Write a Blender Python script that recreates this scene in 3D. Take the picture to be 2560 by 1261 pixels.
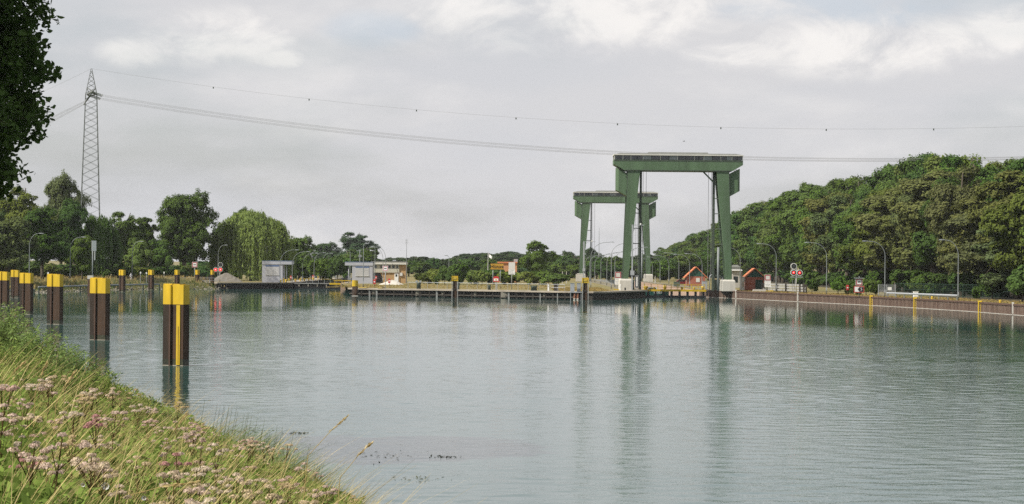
import bpy, math, random
import numpy as np
from mathutils import Vector

for _o in list(bpy.data.objects):
    bpy.data.objects.remove(_o)
SC = bpy.context.scene
COL = SC.collection
R = math.radians

# ------------------------------------------------------------------ camera
FPX, EYE, ROLL, CX, CY = 6000.0, 6.4, R(0.5), 1280.0, 660.0   # focal length in photo pixels, eye height over the water
cam_data = bpy.data.cameras.new("camera")
cam_data.sensor_fit = 'HORIZONTAL'
cam_data.sensor_width = 36.0
cam_data.lens = FPX / 2560.0 * 36.0
cam_data.shift_y = (CY - 630.5) / 2560.0
cam_data.clip_start = 0.5
cam_data.clip_end = 30000.0
cam = bpy.data.objects.new("camera", cam_data)
cam.location = (0, 0, EYE)
cam.rotation_euler = (R(90), -ROLL, 0)
COL.objects.link(cam)
SC.camera = cam

# ------------------------------------------------------------------ sky
SUN_DIR = Vector((-0.76, -0.36, 0.80)).normalized()     # towards the sun: high on the left
SUN_EL = math.asin(SUN_DIR.z)
SUN_AZ = math.atan2(SUN_DIR.x, SUN_DIR.y)
world = bpy.data.worlds.new("World")
SC.world = world
world.use_nodes = True
wn, wl = world.node_tree.nodes, world.node_tree.links
wn.clear()
def W(t, **kw):
    n = wn.new(t)
    for k, v in kw.items():
        setattr(n, k, v)
    return n
w_out = W('ShaderNodeOutputWorld')
w_bg = W('ShaderNodeBackground')
w_bg.inputs['Strength'].default_value = 0.1
w_sky = W('ShaderNodeTexSky', sky_type='NISHITA', sun_disc=False)
w_sky.sun_elevation = SUN_EL
w_sky.sun_rotation = SUN_AZ
w_sky.air_density = 1.0
w_sky.dust_density = 2.0
w_sky.ozone_density = 1.5
w_tc = W('ShaderNodeTexCoord')
# cloud layers: billows of several sizes over the whole sky
def w_noise(scale, zs, detail, rough, off, dist=0.0):
    mp = W('ShaderNodeMapping')
    mp.inputs['Scale'].default_value = (scale, scale, scale * zs)
    mp.inputs['Location'].default_value = off
    wl.new(w_tc.outputs['Generated'], mp.inputs['Vector'])
    nz = W('ShaderNodeTexNoise')
    nz.inputs['Scale'].default_value = 1.0
    nz.inputs['Detail'].default_value = detail
    nz.inputs['Roughness'].default_value = rough
    nz.inputs['Distortion'].default_value = dist
    wl.new(mp.outputs['Vector'], nz.inputs['Vector'])
    return nz.outputs['Fac']
def w_range(src, a, b, c=0.0, d=1.0):
    m = W('ShaderNodeMapRange', interpolation_type='SMOOTHSTEP')
    m.inputs['From Min'].default_value = a
    m.inputs['From Max'].default_value = b
    m.inputs['To Min'].default_value = c
    m.inputs['To Max'].default_value = d
    wl.new(src, m.inputs['Value'])
    return m.outputs['Result']
def w_mix(fac, a, b):
    m = W('ShaderNodeMix', data_type='RGBA')
    if isinstance(fac, float):
        m.inputs[0].default_value = fac
    else:
        wl.new(fac, m.inputs[0])
    for s, v in ((6, a), (7, b)):
        if isinstance(v, tuple):
            m.inputs[s].default_value = v + (1.0,)
        else:
            wl.new(v, m.inputs[s])
    return m.outputs[2]
veil = w_range(w_noise(6.0, 3.4, 8.0, 0.55, (3.1, 0.4, 1.7)), 0.28, 0.58, 0.55, 0.97)
puff = w_range(w_noise(10.0, 2.6, 10.0, 0.58, (7.3, 2.2, 0.15), 0.25), 0.49, 0.70)
grey = w_range(w_noise(9.0, 3.6, 6.0, 0.5, (0.7, 5.1, 2.6)), 0.40, 0.66)
def w_math(op, a, b):
    q = W('ShaderNodeMath', operation=op)
    for i_, v_ in enumerate((a, b)):
        if isinstance(v_, (int, float)): q.inputs[i_].default_value = v_
        else: wl.new(v_, q.inputs[i_])
    return q.outputs[0]
def w_bank(px, py, hx, hy):
    """a cloud bank around one direction of the sky, 1 in its middle, 0 beyond"""
    d0 = Vector(((px - 1280) / 6000, 1.0, (660 - py) / 6000)).normalized()
    s_ = W('ShaderNodeVectorMath', operation='SUBTRACT'); wl.new(w_tc.outputs['Generated'], s_.inputs[0]); s_.inputs[1].default_value = d0
    m_ = W('ShaderNodeVectorMath', operation='MULTIPLY'); wl.new(s_.outputs[0], m_.inputs[0]); m_.inputs[1].default_value = (6000 / hx, 3.0, 6000 / hy)
    l_ = W('ShaderNodeVectorMath', operation='LENGTH'); wl.new(m_.outputs[0], l_.inputs[0])
    return w_range(l_.outputs['Value'], 0.15, 1.6, 1.0, 0.0)
billow = w_noise(26.0, 1.9, 11.0, 0.62, (1.3, 0.2, 0.45), 0.5)
banks = None
for b_ in ((1420, 15, 520, 120), (2180, 110, 360, 75), (560, 105, 230, 80), (700, 150, 70, 30), (2520, 60, 120, 70), (330, 140, 90, 40), (1850, 130, 160, 40)):
    q_ = w_bank(*b_)
    banks = q_ if banks is None else w_math('MAXIMUM', banks, q_)
heap_ = w_range(w_math('MULTIPLY', w_math('ADD', banks, 0.25), w_math('ADD', w_math('MULTIPLY', billow, 2.2), -0.42)), 0.26, 1.0)
puff = w_math('MAXIMUM', w_math('MULTIPLY', puff, 0.35), heap_)
gap = w_range(w_math('MULTIPLY', w_math('MAXIMUM', w_bank(2130, 10, 420, 60), w_bank(930, 80, 150, 60)), w_math('ADD', w_math('MULTIPLY', billow, -2.0), 2.0)), 0.35, 1.1)
c_base = w_mix(grey, (5.88, 5.84, 6.00), (5.62, 5.66, 5.90))
c_base = w_mix(w_math('MULTIPLY', gap, 0.7), c_base, (5.10, 5.65, 6.29))
c_lit = w_mix(puff, c_base, (8.07, 7.82, 7.61))
c_all = w_mix(veil, w_sky.outputs['Color'], c_lit)
wl.new(c_all, w_bg.inputs['Color'])
wl.new(w_bg.outputs['Background'], w_out.inputs['Surface'])

# ------------------------------------------------------------------ sun
sun_data = bpy.data.lights.new("sun", 'SUN')
sun_data.energy = 5.0
sun_data.angle = R(0.6)
sun_data.color = (1.0, 0.94, 0.84)
sun = bpy.data.objects.new("sun", sun_data)
sun.rotation_euler = (-SUN_DIR).to_track_quat('-Z', 'Y').to_euler()
sun.location = (-300, -80, 400)
COL.objects.link(sun)

# ------------------------------------------------------------------ exposure and render settings
SC.view_settings.view_transform = 'Standard'
SC.view_settings.look = 'None'
SC.view_settings.exposure = 0.24
SC.view_settings.gamma = 1.0
SC.render.engine = 'CYCLES'
SC.cycles.max_bounces = 6
SC.cycles.diffuse_bounces = 4
SC.cycles.glossy_bounces = 3
SC.cycles.transmission_bounces = 4
SC.cycles.transparent_max_bounces = 6
SC.cycles.volume_bounces = 0
SC.cycles.caustics_reflective = False
SC.cycles.caustics_refractive = False
SC.cycles.use_denoising = False      # a little grain, as in the photograph
SC.cycles.use_adaptive_sampling = False

# ------------------------------------------------------------------ survey helpers: a photo pixel plus a distance (or a height) gives a place
CT, ST = math.cos(ROLL), math.sin(ROLL)
def at(px, py, Y):
    u, v = (px - CX) / FPX, (CY - py) / FPX
    return Vector(((u * CT - v * ST) * Y, Y, EYE + (u * ST + v * CT) * Y))
def on(px, py, z):
    u, v = (px - CX) / FPX, (CY - py) / FPX
    return at(px, py, (z - EYE) / (u * ST + v * CT))
def base(px, Y, z):
    """the point at distance Y and height z under image column px"""
    py = CY + (EYE - z) * FPX / Y
    for _ in range(3):
        p = at(px, py, Y)
        py += (p.z - z) * FPX / Y
    return at(px, py, Y)

# ------------------------------------------------------------------ materials
def nodes_of(m):
    m.use_nodes = True
    nt = m.node_tree
    return nt, nt.nodes, nt.links, nt.nodes['Principled BSDF']
def mat(name, col, rough=0.7, var=0.18, scale=1.5, metal=0.0, streak=1.0, col2=None, mix2=(0.5, 0.7), bump=0.0, spec=0.4, fine=True):
    m = bpy.data.materials.new(name)
    nt, N, L, P = nodes_of(m)
    P.inputs['Roughness'].default_value = rough
    P.inputs['Metallic'].default_value = metal
    P.inputs['Specular IOR Level'].default_value = spec
    tc = N.new('ShaderNodeTexCoord')
    mp = N.new('ShaderNodeMapping')
    mp.inputs['Scale'].default_value = (scale, scale, scale / streak)
    L.new(tc.outputs['Object'], mp.inputs['Vector'])
    nz = N.new('ShaderNodeTexNoise')
    nz.inputs['Scale'].default_value = 1.0
    nz.inputs['Detail'].default_value = 8.0 if fine else 3.0
    nz.inputs['Roughness'].default_value = 0.65
    L.new(mp.outputs['Vector'], nz.inputs['Vector'])
    mr = N.new('ShaderNodeMapRange')
    mr.inputs['From Min'].default_value = 0.25
    mr.inputs['From Max'].default_value = 0.75
    mr.inputs['To Min'].default_value = 1.0 - var
    mr.inputs['To Max'].default_value = 1.0 + var
    L.new(nz.outputs['Fac'], mr.inputs['Value'])
    mul = N.new('ShaderNodeMix'); mul.data_type = 'RGBA'; mul.blend_type = 'MULTIPLY'
    mul.inputs[0].default_value = 1.0
    L.new(mr.outputs['Result'], mul.inputs[7])
    if col2 is not None:
        n2 = N.new('ShaderNodeTexNoise')
        n2.inputs['Scale'].default_value = 0.6
        n2.inputs['Detail'].default_value = 6.0
        n2.inputs['Roughness'].default_value = 0.7
        L.new(mp.outputs['Vector'], n2.inputs['Vector'])
        r2 = N.new('ShaderNodeMapRange')
        r2.inputs['From Min'].default_value, r2.inputs['From Max'].default_value = mix2
        L.new(n2.outputs['Fac'], r2.inputs['Value'])
        mx = N.new('ShaderNodeMix'); mx.data_type = 'RGBA'
        mx.inputs[6].default_value = tuple(col) + (1,)
        mx.inputs[7].default_value = tuple(col2) + (1,)
        L.new(r2.outputs['Result'], mx.inputs[0])
        L.new(mx.outputs[2], mul.inputs[6])
    else:
        mul.inputs[6].default_value = tuple(col) + (1,)
    L.new(mul.outputs[2], P.inputs['Base Color'])
    if bump:
        b = N.new('ShaderNodeBump')
        b.inputs['Strength'].default_value = 0.6
        b.inputs['Distance'].default_value = bump
        L.new(nz.outputs['Fac'], b.inputs['Height'])
        L.new(b.outputs['Normal'], P.inputs['Normal'])
    return m

def leaf_mat(name, trans=0.28, var=0.35, gloss=0.0):
    """leaf colour = the object's own colour, varied from leaf to leaf"""
    m = bpy.data.materials.new(name)
    m.use_nodes = True
    nt = m.node_tree; N = nt.nodes; L = nt.links
    N.clear()
    out = N.new('ShaderNodeOutputMaterial')
    oi = N.new('ShaderNodeObjectInfo')
    ge = N.new('ShaderNodeNewGeometry')
    mr = N.new('ShaderNodeMapRange')
    mr.inputs['To Min'].default_value = 1 - var
    mr.inputs['To Max'].default_value = 1 + var
    L.new(ge.outputs['Random Per Island'], mr.inputs['Value'])
    mul = N.new('ShaderNodeMix'); mul.data_type = 'RGBA'; mul.blend_type = 'MULTIPLY'
    mul.inputs[0].default_value = 1.0
    L.new(oi.outputs['Color'], mul.inputs[6])
    L.new(mr.outputs['Result'], mul.inputs[7])
    tc = N.new('ShaderNodeTexCoord')
    nz = N.new('ShaderNodeTexNoise'); nz.inputs['Scale'].default_value = 0.45; nz.inputs['Detail'].default_value = 3
    L.new(tc.outputs['Object'], nz.inputs['Vector'])
    r2 = N.new('ShaderNodeMapRange'); r2.inputs['From Min'].default_value = 0.45; r2.inputs['From Max'].default_value = 0.72
    r2.inputs['To Max'].default_value = 0.5
    L.new(nz.outputs['Fac'], r2.inputs['Value'])
    mx = N.new('ShaderNodeMix'); mx.data_type = 'RGBA'; mx.blend_type = 'MULTIPLY'
    mx.inputs[7].default_value = (1.12, 1.06, 0.85, 1)
    L.new(r2.outputs['Result'], mx.inputs[0])
    L.new(mul.outputs[2], mx.inputs[6])
    d = N.new('ShaderNodeBsdfDiffuse')
    t = N.new('ShaderNodeBsdfTranslucent')
    L.new(mx.outputs[2], d.inputs['Color'])
    L.new(mx.outputs[2], t.inputs['Color'])
    sh = N.new('ShaderNodeMixShader'); sh.inputs[0].default_value = trans
    L.new(d.outputs[0], sh.inputs[1]); L.new(t.outputs[0], sh.inputs[2])
    last = sh
    if gloss:
        g = N.new('ShaderNodeBsdfGlossy'); g.inputs['Roughness'].default_value = 0.45
        s2 = N.new('ShaderNodeMixShader'); s2.inputs[0].default_value = gloss
        L.new(last.outputs[0], s2.inputs[1]); L.new(g.outputs[0], s2.inputs[2])
        last = s2
    L.new(last.outputs[0], out.inputs['Surface'])
    return m

def emit_mat(name, col, s):
    m = bpy.data.materials.new(name)
    nt, N, L, P = nodes_of(m)
    P.inputs['Base Color'].default_value = tuple(col) + (1,)
    P.inputs['Emission Color'].default_value = tuple(col) + (1,)
    P.inputs['Emission Strength'].default_value = s
    return m

def glass_mat(name, col, rough=0.08):
    m = bpy.data.materials.new(name)
    nt, N, L, P = nodes_of(m)
    P.inputs['Base Color'].default_value = tuple(col) + (1,)
    P.inputs['Roughness'].default_value = rough
    P.inputs['Specular IOR Level'].default_value = 0.8
    return m

M = {}
M['yellow'] = mat('yellow_paint', (0.54, 0.36, 0.014), 0.55, 0.22, 1.6, streak=4, col2=(0.40, 0.25, 0.03), mix2=(0.52, 0.78))
M['dull_yellow'] = mat('dull_yellow_paint', (0.50, 0.36, 0.05), 0.6, 0.25, 1.5, col2=(0.3, 0.22, 0.08), mix2=(0.5, 0.75))
M['rust'] = mat('rusty_steel', (0.026, 0.017, 0.011), 0.85, 0.5, 1.6, streak=9, col2=(0.062, 0.031, 0.016), mix2=(0.48, 0.72), bump=0.02)
M['piling_pale'] = mat('sunlit_worn_flange', (0.32, 0.24, 0.18), 0.8, 0.35, 1.2, streak=5, col2=(0.15, 0.10, 0.085), mix2=(0.45, 0.7))
M['rust_edge'] = mat('rusty_flange', (0.085, 0.048, 0.034), 0.8, 0.35, 1.6, streak=5)
M['piling'] = mat('sheet_piling', (0.095, 0.056, 0.043), 0.85, 0.35, 0.8, streak=5, col2=(0.13, 0.095, 0.08), mix2=(0.5, 0.72))
M['dark_piling'] = mat('dark_piling', (0.035, 0.030, 0.026), 0.85, 0.4, 0.9, streak=4, col2=(0.075, 0.062, 0.05), mix2=(0.5, 0.75))
M['green_paint'] = mat('green_gantry_paint', (0.078, 0.132, 0.070), 0.6, 0.22, 0.55, streak=6, col2=(0.056, 0.088, 0.049), mix2=(0.48, 0.72))
M['dark_steel'] = mat('dark_green_steel', (0.045, 0.062, 0.045), 0.6, 0.25, 1.0)
M['grey_green'] = mat('grey_green_cabinet', (0.10, 0.125, 0.09), 0.7, 0.2, 1.2, streak=3)
M['galv'] = mat('galvanised_steel', (0.36, 0.38, 0.40), 0.5, 0.15, 1.0, metal=0.2)
M['pole_grey'] = mat('grey_pole', (0.20, 0.22, 0.225), 0.55, 0.15, 1.0)
M['pylon'] = mat('pylon_steel', (0.15, 0.165, 0.155), 0.7, 0.15, 0.5)
M['cable'] = mat('cable', (0.22, 0.225, 0.23), 0.6, 0.05, 0.2, fine=False)
M['concrete'] = mat('concrete', (0.42, 0.40, 0.36), 0.85, 0.18, 0.7, streak=2, col2=(0.30, 0.28, 0.25), mix2=(0.5, 0.8))
M['coping'] = mat('quay_coping', (0.36, 0.31, 0.25), 0.9, 0.25, 0.5, col2=(0.24, 0.21, 0.17), mix2=(0.45, 0.75))
M['plinth'] = mat('white_plinth', (0.50, 0.48, 0.43), 0.8, 0.14, 0.8, streak=3, col2=(0.40, 0.38, 0.33), mix2=(0.55, 0.8))
M['white'] = mat('white_paint', (0.78, 0.78, 0.76), 0.5, 0.06, 1.0)
M['offwhite'] = mat('offwhite_paint', (0.60, 0.60, 0.57), 0.55, 0.10, 1.0, streak=2)
M['red'] = mat('red_paint', (0.42, 0.035, 0.03), 0.5, 0.15, 1.5)
M['sign_red'] = mat('sign_red', (0.33, 0.03, 0.045), 0.5, 0.1, 1.5)
M['black'] = mat('black_paint', (0.012, 0.012, 0.013), 0.45, 0.2, 1.0)
M['town_yellow'] = mat('town_sign_yellow', (0.44, 0.25, 0.025), 0.55, 0.12, 1.2)
M['brick'] = mat('red_brick', (0.33, 0.115, 0.075), 0.9, 0.25, 6.0)
M['ochre_brick'] = mat('ochre_brick', (0.42, 0.27, 0.13), 0.9, 0.22, 5.0)
M['orange_brick'] = mat('orange_brick', (0.50, 0.25, 0.13), 0.9, 0.15, 5.0)
M['pink_brick'] = mat('pale_chamber_brick', (0.40, 0.27, 0.20), 0.9, 0.2, 1.5, streak=2)
M['tile'] = mat('orange_roof_tile', (0.56, 0.19, 0.085), 0.8, 0.2, 3.0)
M['green_board'] = mat('green_gable_board', (0.018, 0.075, 0.055), 0.6, 0.2, 1.5)
M['shed_wall'] = mat('lavender_grey_cladding', (0.40, 0.41, 0.45), 0.6, 0.08, 0.6, streak=2)
M['shed_blue'] = mat('blue_trim', (0.09, 0.145, 0.28), 0.5, 0.12, 1.0)
M['shutter'] = mat('pale_shutter', (0.50, 0.50, 0.50), 0.6, 0.08, 1.0)
M['render_wall'] = mat('cream_render', (0.47, 0.45, 0.37), 0.85, 0.1, 0.8)
M['roof_grey'] = mat('grey_roof', (0.15, 0.155, 0.14), 0.8, 0.2, 0.7)
M['roof_edge'] = mat('pale_roof_edge', (0.58, 0.57, 0.52), 0.6, 0.12, 0.7)
M['glass'] = glass_mat('dark_glass', (0.02, 0.028, 0.03))
M['pale_glass'] = glass_mat('pale_glass', (0.16, 0.19, 0.19), 0.2)
M['boat_green'] = mat('boat_green', (0.012, 0.075, 0.062), 0.45, 0.1, 1.0)
M['car_red'] = mat('car_red', (0.16, 0.018, 0.022), 0.3, 0.06, 1.0)
M['rubber'] = mat('rubber', (0.02, 0.02, 0.02), 0.9, 0.1, 1.0)
M['blue_fence'] = mat('blue_fence', (0.10, 0.15, 0.24), 0.6, 0.15, 1.0)
M['fence_green'] = mat('dark_green_fence', (0.018, 0.045, 0.03), 0.6, 0.15, 1.0)
M['timber'] = mat('weathered_timber', (0.30, 0.30, 0.29), 0.9, 0.3, 1.5, col2=(0.18, 0.17, 0.155))
M['dark_timber'] = mat('dark_timber', (0.055, 0.048, 0.04), 0.9, 0.3, 1.5)
M['brown_timber'] = mat('brown_timber_pile', (0.16, 0.07, 0.04), 0.9, 0.3, 1.5)
M['bark'] = mat('bark', (0.085, 0.07, 0.052), 0.95, 0.35, 2.0, streak=3)
M['sand'] = mat('grey_sand', (0.17, 0.155, 0.13), 0.95, 0.25, 0.8, bump=0.1)
M['rubble'] = mat('pale_rubble', (0.50, 0.47, 0.41), 0.95, 0.25, 1.5)
M['algae'] = mat('wet_algae_steel', (0.020, 0.022, 0.014), 0.5, 0.5, 3.0, col2=(0.045, 0.045, 0.025), mix2=(0.5, 0.65))
M['apron'] = mat('worn_apron', (0.20, 0.175, 0.12), 0.95, 0.3, 0.4, col2=(0.13, 0.12, 0.07), mix2=(0.42, 0.65))
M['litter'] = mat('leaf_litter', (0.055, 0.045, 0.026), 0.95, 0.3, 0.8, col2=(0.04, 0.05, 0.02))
M['stone'] = mat('riprap_stone', (0.27, 0.245, 0.20), 0.95, 0.35, 1.5)
M['skin'] = mat('skin', (0.50, 0.31, 0.23), 0.6, 0.05, 2.0)
M['cloth_white'] = mat('white_shirt', (0.66, 0.64, 0.68), 0.9, 0.08, 3.0)
M['orange_glass'] = emit_mat('lit_red_signal', (1.0, 0.03, 0.03), 1.3)
M['lit_white'] = emit_mat('lit_signal_centre', (1.0, 0.30, 0.28), 2.2)
M['leaf'] = leaf_mat('leaf', 0.30, 0.16)
M['leaf_near'] = leaf_mat('leaf_near', 0.25, 0.3)
M['herb'] = leaf_mat('herb', 0.38, 0.32)
M['petal'] = leaf_mat('petal', 0.35, 0.28)

# ------------------------------------------------------------------ mesh helpers
def mesh_np(name, verts, faces, smooth=False):
    verts = np.asarray(verts, dtype=np.float32); faces = np.asarray(faces, dtype=np.int32)
    me = bpy.data.meshes.new(name)
    k = faces.shape[1]
    me.vertices.add(len(verts)); me.vertices.foreach_set('co', verts.ravel())
    me.loops.add(faces.size); me.loops.foreach_set('vertex_index', faces.ravel())
    me.polygons.add(len(faces))
    me.polygons.foreach_set('loop_start', np.arange(len(faces), dtype=np.int32) * k)
    me.polygons.foreach_set('loop_total', np.full(len(faces), k, dtype=np.int32))
    if smooth:
        me.polygons.foreach_set('use_smooth', np.ones(len(faces), dtype=bool))
    me.update(calc_edges=True)
    return me

class MB:
    def __init__(s):
        s.v, s.f = [], []
    def add(s, vs, fs):
        n = len(s.v)
        s.v += [tuple(p) for p in vs]
        s.f += [tuple(i + n for i in f) for f in fs]
        return s
    def box(s, x0, x1, y0, y1, z0, z1):
        return s.add([(x0, y0, z0), (x1, y0, z0), (x1, y1, z0), (x0, y1, z0), (x0, y0, z1), (x1, y0, z1), (x1, y1, z1), (x0, y1, z1)],
                     [(0, 3, 2, 1), (4, 5, 6, 7), (0, 1, 5, 4), (1, 2, 6, 5), (2, 3, 7, 6), (3, 0, 4, 7)])
    def bar(s, a, b, w, h=None):
        """square bar from a to b"""
        a, b = Vector(a), Vector(b)
        h = w if h is None else h
        d = (b - a).normalized()
        up = Vector((0, 0, 1)) if abs(d.z) < 0.95 else Vector((0, 1, 0))
        x = d.cross(up).normalized() * (w / 2)
        y = x.cross(d).normalized() * (h / 2)
        vs = [a - x - y, a + x - y, a + x + y, a - x + y, b - x - y, b + x - y, b + x + y, b - x + y]
        return s.add(vs, [(0, 1, 2, 3), (7, 6, 5, 4), (0, 4, 5, 1), (1, 5, 6, 2), (2, 6, 7, 3), (3, 7, 4, 0)])
    def tube(s, pts, r, n=6, cap=True):
        pts = [Vector(p) for p in pts]
        rs = r if isinstance(r, (list, tuple)) else [r] * len(pts)
        vs, fs = [], []
        ref = None
        for i, p in enumerate(pts):
            d = (pts[min(i + 1, len(pts) - 1)] - pts[max(i - 1, 0)]).normalized()
            if ref is None:
                up = Vector((0, 0, 1)) if abs(d.z) < 0.9 else Vector((1, 0, 0))
                ref = d.cross(up).normalized()
            x = (ref - d * ref.dot(d)).normalized()
            ref = x
            y = d.cross(x)
            for k in range(n):
                a = 2 * math.pi * k / n
                vs.append(p + (x * math.cos(a) + y * math.sin(a)) * rs[i])
        for i in range(len(pts) - 1):
            for k in range(n):
                k2 = (k + 1) % n
                fs.append((i * n + k, i * n + k2, (i + 1) * n + k2, (i + 1) * n + k))
        if cap:
            fs.append(tuple(reversed(range(n))))
            fs.append(tuple((len(pts) - 1) * n + k for k in range(n)))
        return s.add(vs, fs)
    def prism_y(s, poly, y0, y1):
        """poly of (x, z) pushed from y0 to y1"""
        n = len(poly)
        vs = [(x, y0, z) for x, z in poly] + [(x, y1, z) for x, z in poly]
        fs = [tuple(range(n)), tuple(reversed(range(n, 2 * n)))]
        fs += [(i, i + n, (i + 1) % n + n, (i + 1) % n) for i in range(n)]
        return s.add(vs, fs)
    def prism_z(s, poly, z0, z1):
        n = len(poly)
        vs = [(x, y, z0) for x, y in poly] + [(x, y, z1) for x, y in poly]
        fs = [tuple(reversed(range(n))), tuple(range(n, 2 * n))]
        fs += [(i, (i + 1) % n, (i + 1) % n + n, i + n) for i in range(n)]
        return s.add(vs, fs)
    def loft(s, rings, cap=True):
        n = len(rings[0])
        vs = [p for r in rings for p in r]
        fs = []
        for i in range(len(rings) - 1):
            for k in range(n):
                k2 = (k + 1) % n
                fs.append((i * n + k, i * n + k2, (i + 1) * n + k2, (i + 1) * n + k))
        if cap:
            fs.append(tuple(reversed(range(n))))
            fs.append(tuple((len(rings) - 1) * n + k for k in range(n)))
        return s.add(vs, fs)
    def ball(s, c, r, n=8, m=5, sz=1.0):
        rings = []
        for i in range(m + 1):
            t = math.pi * (i + 0.02) / (m + 0.04) - math.pi / 2
            rr = r * math.cos(t)
            rings.append([(c[0] + rr * math.cos(2 * math.pi * k / n), c[1] + rr * math.sin(2 * math.pi * k / n), c[2] + sz * r * math.sin(t)) for k in range(n)])
        return s.loft(rings)
    def mesh(s, name, smooth=False):
        me = bpy.data.meshes.new(name)
        me.from_pydata(s.v, [], s.f)
        if smooth:
            me.polygons.foreach_set('use_smooth', [True] * len(me.polygons))
        me.update()
        return me
    def build(s, name, m, parent=None, smooth=False, loc=None, rz=0.0):
        return link(name, s.mesh(name, smooth), m, parent, loc, rz)

def link(name, me, m, parent=None, loc=None, rz=0.0):
    o = bpy.data.objects.new(name, me)
    if m is not None and not me.materials:
        me.materials.append(M[m] if isinstance(m, str) else m)
    COL.objects.link(o)
    if parent is not None:
        o.parent = parent
    if loc is not None:
        o.location = loc
    o.rotation_euler.z = rz
    return o

def tag(o, label=None, cat=None, group=None, kind=None):
    if label: o['label'] = label
    if cat: o['category'] = cat
    if group: o['group'] = group
    if kind: o['kind'] = kind
    return o
def thing(name, label, cat, loc=(0, 0, 0), rz=0.0, group=None):
    o = bpy.data.objects.new(name, None)
    o.empty_display_size = 0.3
    COL.objects.link(o)
    o.location = loc
    o.rotation_euler.z = rz
    return tag(o, label, cat, group)
KIDS = {}
def kids(o):
    return [c for c in bpy.data.objects if c.parent == o]
def copy_tree(src, children, loc, rz=0.0, label=None, group=None, scale=None):
    """children: list of (part, [sub-parts]) of src"""
    r = src.copy(); COL.objects.link(r)
    r.location = loc; r.rotation_euler.z = rz
    if scale is not None: r.scale = scale
    if label: r['label'] = label
    if group: r['group'] = group
    for ch, subs in children:
        c = ch.copy(); COL.objects.link(c); c.parent = r
        for g in subs:
            d = g.copy(); COL.objects.link(d); d.parent = c
    return r
def family(o):
    return [(c, kids(c)) for c in kids(o)]

def text_mesh(body, size, name='lettering'):
    cu = bpy.data.curves.new(name, 'FONT')
    cu.body = body; cu.size = size; cu.align_x = 'CENTER'; cu.align_y = 'CENTER'
    cu.extrude = 0.012; cu.resolution_u = 3
    o = bpy.data.objects.new(name, cu); COL.objects.link(o)
    dg = bpy.context.evaluated_depsgraph_get()
    me = bpy.data.meshes.new_from_object(o.evaluated_get(dg))
    bpy.data.objects.remove(o)
    for v in me.vertices:                      # stand it upright, facing the camera side
        x, y, z = v.co
        v.co = (x, -z, y)
    me.materials.clear()
    return me
# ================================================================== the setting
ZG = 1.4                                   # level of the quays and of the land behind them
RNG = np.random.default_rng(7)

# right quay line (nearest first), lock walls, island front, left quay
RIGHT = [(75, -60), (72.5, 200), (70.6, 290), (69.5, 326), (67.6, 352), (63.3, 383), (58.0, 410), (51.6, 436), (45.6, 462), (41.6, 480), (39.6, 487.5), (38.6, 490)]
ISLAND = [(25.8, 470), (17.0, 439), (14.5, 436.5), (12.0, 437.0), (-10.8, 452.5), (-29.6, 462.5), (-31.0, 465)]
LQUAY = [(-52.8, 575), (-60, 564), (-68, 553)]
SHORE = [(28.9, -60), (12.7, 0), (-3.5, 60), (-19.7, 120), (-35.9, 180), (-54.8, 250), (-75, 325), (-86, 372), (-92, 410), (-93.5, 445), (-92, 480), (-87, 515), (-79, 543), (-68, 553)]

def resample(path, step):
    out = [Vector((path[0][0], path[0][1], 0))]
    for a, b in zip(path[:-1], path[1:]):
        a, b = Vector((a[0], a[1], 0)), Vector((b[0], b[1], 0))
        n = max(1, int(round((b - a).length / step)))
        out += [a.lerp(b, i / n) for i in range(1, n + 1)]
    return out
def normals(pts):
    """unit normals to the left of the path"""
    ns = []
    for i in range(len(pts)):
        d = (pts[min(i + 1, len(pts) - 1)] - pts[max(i - 1, 0)]).normalized()
        ns.append(Vector((-d.y, d.x, 0)))
    return ns
def sweep(path, profile, step=5.0, closed=True):
    """carry a cross-section of (offset to the left, z) along a path"""
    pts = resample(path, step); ns = normals(pts)
    mb = MB()
    rings = [[(p.x + n.x * d, p.y + n.y * d, z) for d, z in profile] for p, n in zip(pts, ns)]
    if closed:
        mb.loft(rings)
    else:
        k = len(profile)
        vs = [v for r in rings for v in r]
        fs = [(i * k + j, i * k + j + 1, (i + 1) * k + j + 1, (i + 1) * k + j) for i in range(len(rings) - 1) for j in range(k - 1)]
        mb.add(vs, fs)
    return mb

# ---- the bank the photographer stands on, running on to the left quay
def bank_height(Y):
    t = min(max((Y - 60) / 260.0, 0), 1)
    return 4.2 * (1 - t) + 2.5 * t
def bank_z(d, Y):
    hb = bank_height(Y)
    if d < 0:
        return d * 0.45
    z = 0.34 * d
    return z if z < hb - 0.6 else hb - 0.6 * math.exp(-(z - hb + 0.6) / 0.6)
def shore_x(Y):
    return 12.7 - 0.27 * Y
def near_ground(x, y):
    d = (shore_x(y) - x) * 0.9655
    return bank_z(d, y) + 0.05 * math.sin(x * 1.3) * math.sin(y * 0.9), d
sp = resample(SHORE, 4.0); sn = normals(sp)
OFF = [-7, -3, -1, 0, 0.7, 1.5, 2.5, 4, 6, 8, 10, 12, 14, 17, 22, 30, 45, 60, 62]
vs, k = [], len(OFF)
for i, (p, n) in enumerate(zip(sp, sn)):
    for d in OFF:
        z = bank_z(d, p.y) if d < 61 else 1.2
        if 0.5 < d < 50:
            z += 0.10 * math.sin(p.y * 0.31 + d * 0.7) + 0.06 * math.sin(p.y * 0.83 - d * 1.1)
        vs.append((p.x + n.x * d, p.y + n.y * d, z))
fs = [(i * k + j, (i + 1) * k + j, (i + 1) * k + j + 1, i * k + j + 1) for i in range(len(sp) - 1) for j in range(k - 1)]

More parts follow.
